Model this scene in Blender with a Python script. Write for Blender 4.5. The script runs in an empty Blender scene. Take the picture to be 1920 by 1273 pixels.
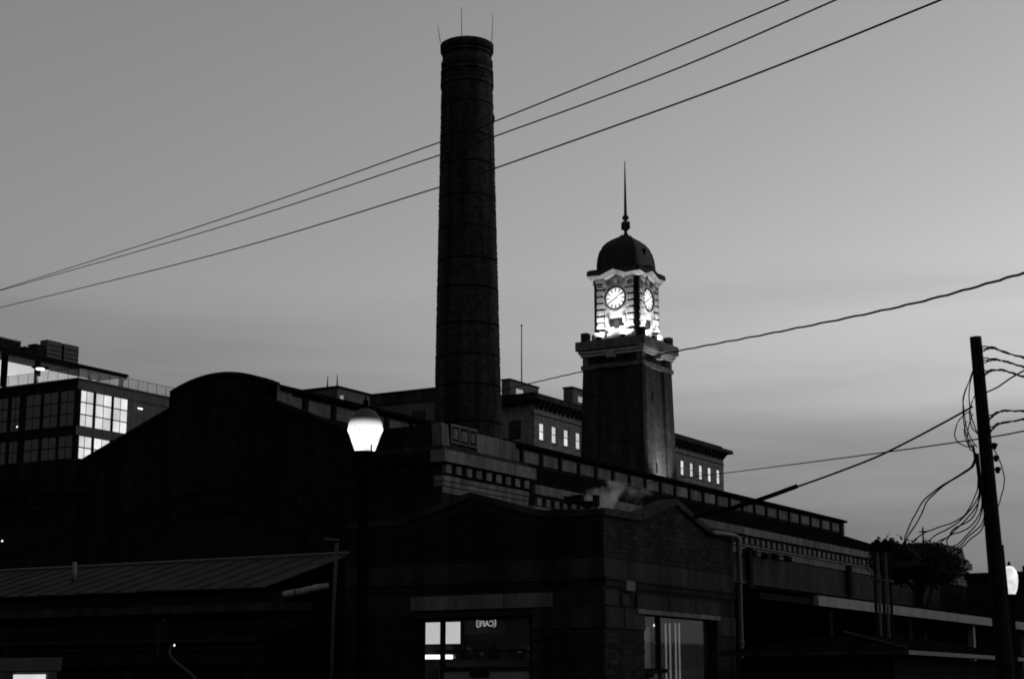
import bpy, bmesh, math, random
from mathutils import Vector, Matrix
random.seed(7)
R = math.radians
sc = bpy.context.scene
col = sc.collection

# ------------------------------------------------------------------ camera
FPX, PITCH, YAW, CAMZ = 3228.0, math.atan(664/3228.0), R(31.0), 1.7
cam = bpy.data.cameras.new('camera'); cam.sensor_width = 36.0; cam.lens = 36.0*FPX/1920.0
cam.clip_start = 0.1; cam.clip_end = 3000
camo = bpy.data.objects.new('camera', cam); col.objects.link(camo)
camo.location = (0, 0, CAMZ); camo.rotation_euler = (R(90)+PITCH, 0, YAW)
sc.camera = camo

# ------------------------------------------------------------------ dusk sky
EXPO = 5.62
EV = 2.0**EXPO
SUN_AZ, SUN_EL = R(42), R(-3.5)          # the sun has just set, ahead and to the right
wd = bpy.data.worlds.new('World'); sc.world = wd; wd.use_nodes = True
nt = wd.node_tree; bg = nt.nodes['Background']
def N(tree, typ, **kw):
    n = tree.nodes.new(typ)
    for k, v in kw.items(): setattr(n, k, v)
    return n
def L(tree, a, b): tree.links.new(a, b)
sky = N(nt, 'ShaderNodeTexSky', sky_type='NISHITA', sun_disc=False)
sky.sun_elevation = SUN_EL; sky.sun_rotation = SUN_AZ
bw = N(nt, 'ShaderNodeRGBToBW'); L(nt, sky.outputs[0], bw.inputs[0])
tc = N(nt, 'ShaderNodeTexCoord')
mp = N(nt, 'ShaderNodeMapping'); mp.inputs['Scale'].default_value = (2.2, 2.2, 26.0); mp.inputs['Rotation'].default_value = (R(1.5), R(2), 0)
L(nt, tc.outputs['Generated'], mp.inputs[0])
nz = N(nt, 'ShaderNodeTexNoise'); nz.inputs['Scale'].default_value = 1.3; nz.inputs['Detail'].default_value = 6; nz.inputs['Roughness'].default_value = .5
L(nt, mp.outputs[0], nz.inputs['Vector'])
sep = N(nt, 'ShaderNodeSeparateXYZ'); L(nt, tc.outputs['Generated'], sep.inputs[0])
# dusk cloud veil: dense and dark at the horizon, thinning out upwards, with faint level streaks
bank = N(nt, 'ShaderNodeMapRange'); bank.interpolation_type = 'SMOOTHSTEP'
for i, v in ((1, .06), (2, .25), (3, .27), (4, 1.0)): bank.inputs[i].default_value = v
cl = N(nt, 'ShaderNodeMapRange'); cl.interpolation_type = 'LINEAR'
for i, v in ((1, .3), (2, .7), (3, -.021), (4, .021)): cl.inputs[i].default_value = v
L(nt, nz.outputs[0], cl.inputs[0])
m1 = N(nt, 'ShaderNodeMath', operation='ADD'); L(nt, sep.outputs['Z'], m1.inputs[0]); L(nt, cl.outputs[0], m1.inputs[1])
L(nt, m1.outputs[0], bank.inputs[0])
m3 = N(nt, 'ShaderNodeMath', operation='MULTIPLY'); L(nt, bw.outputs[0], m3.inputs[0]); L(nt, bank.outputs[0], m3.inputs[1])
L(nt, m3.outputs[0], bg.inputs[0])
bg.inputs[1].default_value = 0.15
# weak, very soft afterglow from where the sun went down
sun = bpy.data.lights.new('sun', 'SUN'); sun.energy = 0.0085; sun.angle = R(50); sun.color = (1, 1, 1)
suno = bpy.data.objects.new('sun', sun); col.objects.link(suno)
sdir = Vector((math.sin(SUN_AZ), math.cos(SUN_AZ), .12)).normalized()
suno.rotation_euler = (-sdir).to_track_quat('-Z', 'Y').to_euler()
suno.location = sdir*300
sc.view_settings.view_transform = 'Standard'; sc.view_settings.look = 'None'
sc.view_settings.exposure = EXPO; sc.view_settings.gamma = 1.0; sc.view_settings.use_curve_mapping = False
sc.render.engine = 'CYCLES'
sc.cycles.use_denoising = True; sc.cycles.max_bounces = 6; sc.cycles.sample_clamp_indirect = 3.0
sc.cycles.transparent_max_bounces = 12; sc.cycles.filter_width = 1.8

# ------------------------------------------------------------------ helpers
cp, sp, ct, st = math.cos(PITCH), math.sin(PITCH), math.cos(YAW), math.sin(YAW)
def at(u, v, x=None, y=None, z=None, d=None, plane=None):
    """world point seen at photo pixel u,v on a given plane of the place (x, y, z or forward distance d)"""
    s = -(v-636.5); X = u-960.0; Y = FPX*cp-s*sp; Z = FPX*sp+s*cp
    r = Vector((X*ct-Y*st, X*st+Y*ct, Z))
    if d is not None: t = d/Y
    elif x is not None: t = x/r.x
    elif y is not None: t = y/r.y
    elif z is not None: t = (z-CAMZ)/r.z
    else:
        (ax, ay), (bx, by) = plane            # vertical plane through two plan points
        nx, ny = by-ay, ax-bx
        t = (nx*ax+ny*ay)/(nx*r.x+ny*r.y)
    return Vector((0, 0, CAMZ)) + r*t

MATS = {}
def mat(name, base, var=.25, rough=.85, scale=3.0, bump=.0, brick=None, metallic=0.0, rnd=0.0, streak=0.0, spec=.06):
    m = bpy.data.materials.new(name); m.use_nodes = True; t = m.node_tree
    b = t.nodes['Principled BSDF']; b.inputs['Roughness'].default_value = rough; b.inputs['Metallic'].default_value = metallic
    b.inputs['Specular IOR Level'].default_value = spec
    geo = N(t, 'ShaderNodeNewGeometry')
    n1 = N(t, 'ShaderNodeTexNoise'); n1.inputs['Scale'].default_value = scale; n1.inputs['Detail'].default_value = 6
    n1.inputs['Roughness'].default_value = .65
    L(t, geo.outputs['Position'], n1.inputs['Vector'])
    r1 = N(t, 'ShaderNodeMapRange')
    for i, v in ((1, .3), (2, .7), (3, base*(1-var)), (4, base*(1+var))): r1.inputs[i].default_value = v
    L(t, n1.outputs[0], r1.inputs[0]); val = r1.outputs[0]; height = n1.outputs[0]
    if streak:
        mps = N(t, 'ShaderNodeMapping'); mps.inputs['Scale'].default_value = (2.5, 2.5, .12); L(t, geo.outputs['Position'], mps.inputs[0])
        n2 = N(t, 'ShaderNodeTexNoise'); n2.inputs['Scale'].default_value = 1.0; n2.inputs['Detail'].default_value = 4; L(t, mps.outputs[0], n2.inputs['Vector'])
        r2 = N(t, 'ShaderNodeMapRange')
        for i, v in ((1, .35), (2, .65), (3, 1-streak), (4, 1+streak*.4)): r2.inputs[i].default_value = v
        L(t, n2.outputs[0], r2.inputs[0])
        mm = N(t, 'ShaderNodeMath', operation='MULTIPLY'); L(t, val, mm.inputs[0]); L(t, r2.outputs[0], mm.inputs[1]); val = mm.outputs[0]
    if rnd:
        oi = N(t, 'ShaderNodeObjectInfo'); r3 = N(t, 'ShaderNodeMapRange'); r3.inputs[3].default_value = 1-rnd; r3.inputs[4].default_value = 1+rnd
        L(t, oi.outputs['Random'], r3.inputs[0])
        mm = N(t, 'ShaderNodeMath', operation='MULTIPLY'); L(t, val, mm.inputs[0]); L(t, r3.outputs[0], mm.inputs[1]); val = mm.outputs[0]
    if brick:
        bwid, bh = brick
        sp_ = N(t, 'ShaderNodeSeparateXYZ'); L(t, geo.outputs['Position'], sp_.inputs[0])
        ad = N(t, 'ShaderNodeMath', operation='ADD'); L(t, sp_.outputs[0], ad.inputs[0]); L(t, sp_.outputs[1], ad.inputs[1])
        cb = N(t, 'ShaderNodeCombineXYZ'); L(t, ad.outputs[0], cb.inputs[0]); L(t, sp_.outputs[2], cb.inputs[1])
        bt = N(t, 'ShaderNodeTexBrick'); bt.inputs['Scale'].default_value = 1.0
        bt.inputs['Brick Width'].default_value = bwid; bt.inputs['Row Height'].default_value = bh
        bt.inputs['Mortar Size'].default_value = bh*.14; bt.inputs['Mortar Smooth'].default_value = .3
        bt.inputs['Color1'].default_value = (1.25, 1.25, 1.25, 1); bt.inputs['Color2'].default_value = (.7, .7, .7, 1); bt.inputs['Mortar'].default_value = (.75, .75, .75, 1)
        L(t, cb.outputs[0], bt.inputs['Vector'])
        mm = N(t, 'ShaderNodeMath', operation='MULTIPLY'); L(t, val, mm.inputs[0]); L(t, bt.outputs['Color'], mm.inputs[1]); val = mm.outputs[0]
        bp = N(t, 'ShaderNodeBump'); bp.inputs['Strength'].default_value = .5; bp.inputs['Distance'].default_value = .012; bp.invert = True
        L(t, bt.outputs['Fac'], bp.inputs['Height']); L(t, bp.outputs[0], b.inputs['Normal'])
    elif bump:
        bp = N(t, 'ShaderNodeBump'); bp.inputs['Strength'].default_value = bump; bp.inputs['Distance'].default_value = .03
        L(t, height, bp.inputs['Height']); L(t, bp.outputs[0], b.inputs['Normal'])
    cb2 = N(t, 'ShaderNodeCombineColor')
    for i in range(3): L(t, val, cb2.inputs[i])
    L(t, cb2.outputs[0], b.inputs['Base Color'])
    MATS[name] = m; return m
def glow(name, strength, var=.0, scale=1.0, rnd=0.0):
    """something that gives off light; strength 1 = just white in the picture"""
    m = bpy.data.materials.new(name); m.use_nodes = True; t = m.node_tree
    b = t.nodes['Principled BSDF']; b.inputs['Base Color'].default_value = (.3, .3, .3, 1); b.inputs['Roughness'].default_value = .6; b.inputs['Specular IOR Level'].default_value = .1
    b.inputs['Emission Color'].default_value = (1, 1, 1, 1); b.inputs['Emission Strength'].default_value = strength/EV
    if var:
        geo = N(t, 'ShaderNodeNewGeometry'); n1 = N(t, 'ShaderNodeTexNoise'); n1.inputs['Scale'].default_value = scale; n1.inputs['Detail'].default_value = 3
        L(t, geo.outputs['Position'], n1.inputs['Vector']); r1 = N(t, 'ShaderNodeMapRange')
        for i, v in ((1, .3), (2, .7), (3, strength*(1-var)/EV), (4, strength*(1+var)/EV)): r1.inputs[i].default_value = v
        L(t, n1.outputs[0], r1.inputs[0]); val = r1.outputs[0]
        if rnd:
            oi = N(t, 'ShaderNodeObjectInfo'); r3 = N(t, 'ShaderNodeMapRange'); r3.inputs[3].default_value = 1-rnd; r3.inputs[4].default_value = 1+rnd*.3
            L(t, oi.outputs['Random'], r3.inputs[0]); mm = N(t, 'ShaderNodeMath', operation='MULTIPLY'); L(t, val, mm.inputs[0]); L(t, r3.outputs[0], mm.inputs[1]); val = mm.outputs[0]
        L(t, val, b.inputs['Emission Strength'])
    MATS[name] = m; return m
def glassy(name, base=.02, rough=.06, alpha=None):
    m = bpy.data.materials.new(name); m.use_nodes = True; t = m.node_tree
    b = t.nodes['Principled BSDF']; b.inputs['Base Color'].default_value = (base, base, base, 1); b.inputs['Roughness'].default_value = rough
    if alpha is not None:
        tr = N(t, 'ShaderNodeBsdfTransparent'); mx = N(t, 'ShaderNodeMixShader'); mx.inputs[0].default_value = alpha
        L(t, tr.outputs[0], mx.inputs[1]); L(t, b.outputs[0], mx.inputs[2]); L(t, mx.outputs[0], t.nodes['Material Output'].inputs[0])
    geo = N(t, 'ShaderNodeNewGeometry'); n1 = N(t, 'ShaderNodeTexNoise'); n1.inputs['Scale'].default_value = .8
    L(t, geo.outputs['Position'], n1.inputs['Vector'])
    bp = N(t, 'ShaderNodeBump'); bp.inputs['Strength'].default_value = .06; bp.inputs['Distance'].default_value = .02
    L(t, n1.outputs[0], bp.inputs['Height']); L(t, bp.outputs[0], b.inputs['Normal'])
    MATS[name] = m; return m

BRICK = mat('sooty_brick', .016, .3, .9, 2.0, brick=(.3, .1), streak=.35, spec=0.0)
BRICKT = mat('tower_brick', .033, .35, .9, 1.2, brick=(.42, .14), streak=.3)
BRICKP = mat('single_brick', .016, .35, .9, 5.0, bump=.4, rnd=.4, streak=.5)
BRICKC = mat('radial_brick', .035, .6, .9, 4.0, bump=.5, streak=.6)
MORTAR = mat('dark_mortar', .02, .3, .95, 8.0, spec=0.0)
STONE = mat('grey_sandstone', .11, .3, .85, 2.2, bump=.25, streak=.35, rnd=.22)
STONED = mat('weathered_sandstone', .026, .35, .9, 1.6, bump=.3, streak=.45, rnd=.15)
TERRA = mat('pale_terracotta', .4, .15, .6, 3.0, bump=.1, streak=.2)
SLATE = mat('dark_roofing', .006, .4, 1.0, 1.0, bump=.4, streak=.3, spec=0.0)
COPPER = mat('dark_copper', .022, .35, .7, 1.5, bump=.15, streak=.35, spec=.15)
IRON = mat('black_iron', .004, .3, .8, 6.0, spec=.0)
CABLE = mat('black_cable', .012, .2, .8, 8.0, spec=.15)
WOOD = mat('creosoted_wood', .01, .4, .9, 5.0, bump=.5, streak=.5)
GALV = mat('galvanised_steel', .055, .2, .6, 4.0, spec=.2, streak=.15)
TINROOF = mat('weathered_tin', .020, .5, .8, 1.6, streak=.4, spec=.1)
PAINTW = mat('dull_white_paint', .16, .15, .6, 3.0, streak=.25)
WHITE = mat('white_enamel', .75, .08, .4, 2.0)
PAINTD = mat('dark_paint', .014, .25, .6, 3.0, spec=0.0)
CONC = mat('grey_render', .09, .2, .85, 1.0, streak=.2)
TANBR = mat('tan_brick', .15, .2, .9, .8, brick=(.5, .17), streak=.2)
STEELD = mat('dark_steel', .012, .25, .6, 2.0, spec=0.0)
ASPHALT = mat('asphalt', .05, .3, .95, 2.0, bump=.4, spec=0.0)
LEAF = mat('dark_leaf', .015, .4, .8, 2.0)
BARK = mat('bark', .012, .3, .95, 6.0, bump=.6)
CANVAS = mat('pale_canvas', .22, .25, .9, 5.0, bump=.5)
ROOMW = mat('room_wall', .25, .15, .9, 1.0, bump=.1)
SHADESTONE = mat('shaded_stone', .013, .35, .95, 1.6, bump=.3, streak=.4, rnd=.2, spec=0.0)  # sandstone of the shaded hall faces, the shade put into its colour
GLASSD = glassy('dark_window_glass', .015, .05)
GLASSB = glassy('grey_window_glass', .10, .35)
GLASSC = glassy('clear_glass', .05, .05, .12)
GLASSR = glassy('railing_glass', .3, .15, .22)
LITPANE = glow('lit_window', .76, .15, .8, .38)
LITDIM = glow('dim_lit_window', .25, .2, .6)
BLIND = glow('glowing_blind', .006, .2, 2.0)  # room light on the blind, put in as its own glow
LITPANE2 = glow('lit_lounge_glazing', .62, .12, .25)
LITBOX = glow('light_box', .62, .05, 1.5)
TUBE = glow('fluorescent_tube', 2.5)
NEON = glow('neon', .34)
SLATGLOW = glow('glowing_slat', .12)  # window slats, no lamps: the light on them is put in as glow
CLOCKF = glow('clock_glass', .95, .05, 2.0)
LAMP2 = glow('lamp_globe', .85, .35, 4.0)
LAMPL = glow('lamp_refractor', 1.5, .6, 11.0)
BULB = glow('small_bulb', 1.6)

def link(o, parent=None):
    col.objects.link(o)
    if parent is not None: o.parent = parent
    return o
ORG = {}
def org(parent): return ORG.get(parent.name, Vector((0, 0, 0))) if parent is not None else Vector((0, 0, 0))
def tag(o, label=None, cat=None, group=None, kind=None):
    if label: o['label'] = label
    if cat: o['category'] = cat
    if group: o['group'] = group
    if kind: o['kind'] = kind
    return o
def thing(name, loc, label, cat, group=None):
    o = bpy.data.objects.new(name, None); o.empty_display_size = .3; o.location = loc; col.objects.link(o)
    ORG[o.name] = Vector(loc); return tag(o, label, cat, group)
def mesh(name, verts, faces, m, parent=None, smooth=False, kind=None):
    vs = [Vector(v) for v in verts]
    lo = Vector([min(v[i] for v in vs) for i in range(3)]); hi = Vector([max(v[i] for v in vs) for i in range(3)])
    o0 = Vector(((lo.x+hi.x)/2, (lo.y+hi.y)/2, lo.z))
    me = bpy.data.meshes.new(name); me.from_pydata([v-o0 for v in vs], [], faces); me.materials.append(m)
    bm = bmesh.new(); bm.from_mesh(me); bmesh.ops.recalc_face_normals(bm, faces=bm.faces); bm.to_mesh(me); bm.free()
    if smooth:
        for p in me.polygons: p.use_smooth = True
    o = bpy.data.objects.new(name, me); link(o, parent); o.location = o0-org(parent); ORG[o.name] = o0
    if kind: o['kind'] = kind
    return o
CUBE_F = [(0, 1, 3, 2), (4, 6, 7, 5), (0, 4, 5, 1), (2, 3, 7, 6), (0, 2, 6, 4), (1, 5, 7, 3)]
BOXC = {}
def box(name, x0, x1, y0, y1, z0, z1, m, parent=None, bev=0.0):
    dx, dy, dz = x1-x0, y1-y0, z1-z0
    key = (round(dx, 3), round(dy, 3), round(dz, 3), m.name, bev)
    me = BOXC.get(key)
    if me is None:
        me = bpy.data.meshes.new(name)
        bm = bmesh.new(); bmesh.ops.create_cube(bm, size=1.0)
        bmesh.ops.scale(bm, vec=(dx, dy, dz), verts=bm.verts)
        if bev: bmesh.ops.bevel(bm, geom=bm.edges[:], offset=bev, segments=1, affect='EDGES')
        bm.to_mesh(me); bm.free(); me.materials.append(m); BOXC[key] = me
    o = bpy.data.objects.new(name, me); link(o, parent)
    c = Vector(((x0+x1)/2, (y0+y1)/2, (z0+z1)/2)); o.location = c-org(parent); ORG[o.name] = c
    return o
def boxes_mesh(name, bl, m, parent=None, kind=None):
    vs, fs = [], []
    for (x0, x1, y0, y1, z0, z1) in bl:
        b = len(vs)
        for x in (x0, x1):
            for y in (y0, y1):
                for z in (z0, z1): vs.append((x, y, z))
        fs += [tuple(b+i for i in f) for f in CUBE_F]
    return mesh(name, vs, fs, m, parent, kind=kind)
def prism(name, poly, axis, a0, a1, m, parent=None):
    """polygon of (p,q) extruded: axis 'x': p=y,q=z ; 'y': p=x,q=z ; 'z': p=x,q=y"""
    n = len(poly)
    f = {'x': lambda p, q, a: (a, p, q), 'y': lambda p, q, a: (p, a, q), 'z': lambda p, q, a: (p, q, a)}[axis]
    vs = [f(p, q, a0) for p, q in poly]+[f(p, q, a1) for p, q in poly]
    fs = [tuple(range(n)), tuple(range(2*n-1, n-1, -1))]+[(i, (i+1) % n, n+(i+1) % n, n+i) for i in range(n)]
    return mesh(name, vs, fs, m, parent)
def lathe(name, prof, c, n, m, parent=None, smooth=True, axis=None):
    vs, fs = [], []
    for r, z in prof:
        for i in range(n):
            a = 2*math.pi*i/n; vs.append((c[0]+r*math.cos(a), c[1]+r*math.sin(a), c[2]+z))
    k = len(prof)
    for j in range(k-1):
        for i in range(n): fs.append((j*n+i, j*n+(i+1) % n, (j+1)*n+(i+1) % n, (j+1)*n+i))
    fs.append(tuple(range(n))); fs.append(tuple(range((k-1)*n, k*n)))
    o = mesh(name, vs, fs, m, parent, smooth)
    return o
def tube(name, pts, r, m, parent=None, n=6, r2=None, kind=None):
    pts = [Vector(p) for p in pts]; vs, fs = [], []
    for i, p in enumerate(pts):
        t = (pts[min(i+1, len(pts)-1)]-pts[max(i-1, 0)]).normalized()
        up = Vector((0, 0, 1)) if abs(t.z) < .9 else Vector((1, 0, 0))
        a = t.cross(up).normalized(); b = t.cross(a)
        rr = r if r2 is None else r+(r2-r)*i/(len(pts)-1)
        for k in range(n):
            w = 2*math.pi*k/n; vs.append(p+a*math.cos(w)*rr+b*math.sin(w)*rr)
    for i in range(len(pts)-1):
        for k in range(n): fs.append((i*n+k, i*n+(k+1) % n, (i+1)*n+(k+1) % n, (i+1)*n+k))
    fs.append(tuple(range(n))); fs.append(tuple(range((len(pts)-1)*n, len(pts)*n)))
    return mesh(name, vs, fs, m, parent, True, kind)
def smooth_path(pts, k=8):
    """Catmull-Rom through points"""
    P = [Vector(p) for p in pts]; P = [P[0]*2-P[1]]+P+[P[-1]*2-P[-2]]; out = []
    for i in range(1, len(P)-2):
        for j in range(k):
            t = j/k
            out.append(.5*((2*P[i])+(P[i+1]-P[i-1])*t+(2*P[i-1]-5*P[i]+4*P[i+1]-P[i+2])*t*t+(3*P[i]-P[i-1]-3*P[i+1]+P[i+2])*t**3))
    out.append(P[-2]); return out

# ------------------------------------------------------------------ ground
gr = mesh('ground', [(-1500, -1500, 0), (1500, -1500, 0), (1500, 1500, 0), (-1500, 1500, 0)], [(0, 1, 2, 3)], ASPHALT); tag(gr, kind='structure')

# ------------------------------------------------------------------ market hall
HX0, HX1, HC = -62.6, -37.9, -50.25       # outer side walls, ridge line
HY0, HY1 = 58.27, 129.6
MX0, MX1 = -53.09, -47.44                  # the raised monitor along the ridge
hall = thing('market_hall', (HC, HY0, 0), 'long dark brick market hall with round-topped gable and raised clerestory', 'hall')
# gable end wall
def mon_arc(n=14, z0=15.05, rise=.6, x0=MX0, x1=MX1):
    return [(x1+(x0-x1)*i/n, z0+rise*(1-((2*i/n)-1)**2)) for i in range(n+1)]
gp = [(HX0, 0), (HX1, 0), (HX1, 10.5), (MX1, 14.25)]+mon_arc()+[(MX0, 14.3), (HX0, 10.75)]
# the wall has a shallow segmental lunette: build it as wall + sunk window field
AC, AR = .53, 10.2
gw = prism('gable_wall', gp, 'y', HY0, HY0+.6, BRICK, hall)
# arch of voussoirs
def arch_ring(name, r0, r1, y0, y1, a0, a1, n, m):
    for i in range(n):
        t0 = a0+(a1-a0)*(i+.04)/n; t1 = a0+(a1-a0)*(i+.96)/n
        poly = [(HC+r*math.sin(t), AC+r*math.cos(t)) for r, t in ((r0, t0), (r1, t0), (r1, t1), (r0, t1))]
        prism(name, poly, 'y', y0, y1, m, gw)
arch_ring('voussoir', 10.0, 10.6, HY0-.12-random.random()*.01, HY0+.02, -R(48), R(48), 34, SHADESTONE)
arch_ring('inner_voussoir', 9.0, 9.3, HY0-.05, HY0+.02, -R(50), R(50), 30, SHADESTONE)
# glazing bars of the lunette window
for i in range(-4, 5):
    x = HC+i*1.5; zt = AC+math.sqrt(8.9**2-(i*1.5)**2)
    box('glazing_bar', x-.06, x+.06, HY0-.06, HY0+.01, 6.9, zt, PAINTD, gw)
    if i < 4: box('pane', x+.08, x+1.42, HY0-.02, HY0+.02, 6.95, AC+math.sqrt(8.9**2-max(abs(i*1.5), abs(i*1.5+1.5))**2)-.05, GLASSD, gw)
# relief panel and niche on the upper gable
box('niche_panel', HC-1.1, HC+.1, HY0-.07, HY0+.02, 13.5, 14.9, SHADESTONE, gw)
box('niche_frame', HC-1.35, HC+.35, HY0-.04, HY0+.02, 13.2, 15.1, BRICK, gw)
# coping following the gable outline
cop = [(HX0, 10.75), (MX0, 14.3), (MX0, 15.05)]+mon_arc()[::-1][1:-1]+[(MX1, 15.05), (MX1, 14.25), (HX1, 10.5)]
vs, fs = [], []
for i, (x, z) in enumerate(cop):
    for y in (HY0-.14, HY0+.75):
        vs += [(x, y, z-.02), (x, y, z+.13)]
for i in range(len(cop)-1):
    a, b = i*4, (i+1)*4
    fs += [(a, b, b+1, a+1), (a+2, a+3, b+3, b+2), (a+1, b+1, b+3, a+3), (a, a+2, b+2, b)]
mesh('gable_coping', vs, fs, SHADESTONE, hall)
# monitor (clerestory) body, panels, posts, roof
box('monitor_wall', MX0+.12, MX1-.12, HY0+.6, HY1, 12.5, 15.0, PAINTD, hall)
box('clerestory_frame', MX1-.12, MX1-.05, HY0+.61, HY1, 13.8, 15.0, STEELD, hall)
pitch = 2.125; y = 86.37-pitch*13+.0
k = 0
box('end_pier', MX1-.04, MX1+.02, HY0+.55, HY0+1.6, 13.9, 15.02, STONE, hall)
while y < HY1-.6:
    if y > HY0+1.4:
        box('post', MX1-.06, MX1+.06, y-.14, y+.14, 13.85, 14.9, STEELD, hall)
    ya, yb = max(y+.26, HY0+1.65), min(y+pitch-.2, HY1-.25)
    if yb-ya > .5:
        box('clerestory_panel', MX1-.05, MX1-.02+random.uniform(-.01, .01), ya, yb, 14.08, 14.70, STONE, hall)
    y += pitch
box('end_pier', MX1-.04, MX1+.03, HY1-.25, HY1+.05, 13.9, 15.0, STONE, hall)
arc2 = mon_arc(14, 15.02, .55, MX0-.25, MX1+.25)
prism('monitor_roof', arc2+[(MX0-.25, 14.86), (MX1+.25, 14.86)], 'y', HY0+.76, HY1+.2, SLATE, hall)
# aisle roofs
prism('aisle_roof', [(MX1-.1, 13.55), (MX1-.1, 13.9), (HX1+.1, 10.62), (HX1+.1, 10.3)], 'y', HY0+.62, HY1, SLATE, hall)
prism('aisle_roof', [(MX0+.1, 13.55), (MX0+.1, 13.9), (HX0-.1, 10.62), (HX0-.1, 10.3)], 'y', HY0+.62, HY1, SLATE, hall)
# long side wall with its stone entablature
box('side_wall', HX1-.6, HX1, 64.4, 122.6, 0, 10.2, BRICK, hall)
yy = 64.5
while yy < 122.5:
    ye = min(yy+random.choice((1.9, 2.2, 2.5)), 122.55)
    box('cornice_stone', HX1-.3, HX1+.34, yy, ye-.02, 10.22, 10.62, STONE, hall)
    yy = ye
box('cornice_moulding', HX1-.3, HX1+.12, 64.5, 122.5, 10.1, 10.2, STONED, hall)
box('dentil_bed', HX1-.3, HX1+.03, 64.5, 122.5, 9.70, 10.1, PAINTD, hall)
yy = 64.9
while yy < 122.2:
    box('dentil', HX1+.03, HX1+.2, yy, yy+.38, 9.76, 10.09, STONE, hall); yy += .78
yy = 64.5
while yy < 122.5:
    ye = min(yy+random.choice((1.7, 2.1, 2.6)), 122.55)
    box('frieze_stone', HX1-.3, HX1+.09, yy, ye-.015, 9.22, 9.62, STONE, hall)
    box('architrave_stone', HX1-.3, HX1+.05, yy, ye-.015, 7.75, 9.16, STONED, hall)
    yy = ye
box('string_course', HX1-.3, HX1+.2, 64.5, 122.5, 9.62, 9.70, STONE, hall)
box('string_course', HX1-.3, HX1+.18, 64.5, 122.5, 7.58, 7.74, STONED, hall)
for y in (72.0, 88.0, 103.6, 117.0):
    box('downpipe', HX1+.1, HX1+.34, y-.22, y+.22, 3.0, 9.55, PAINTD, hall)

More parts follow.
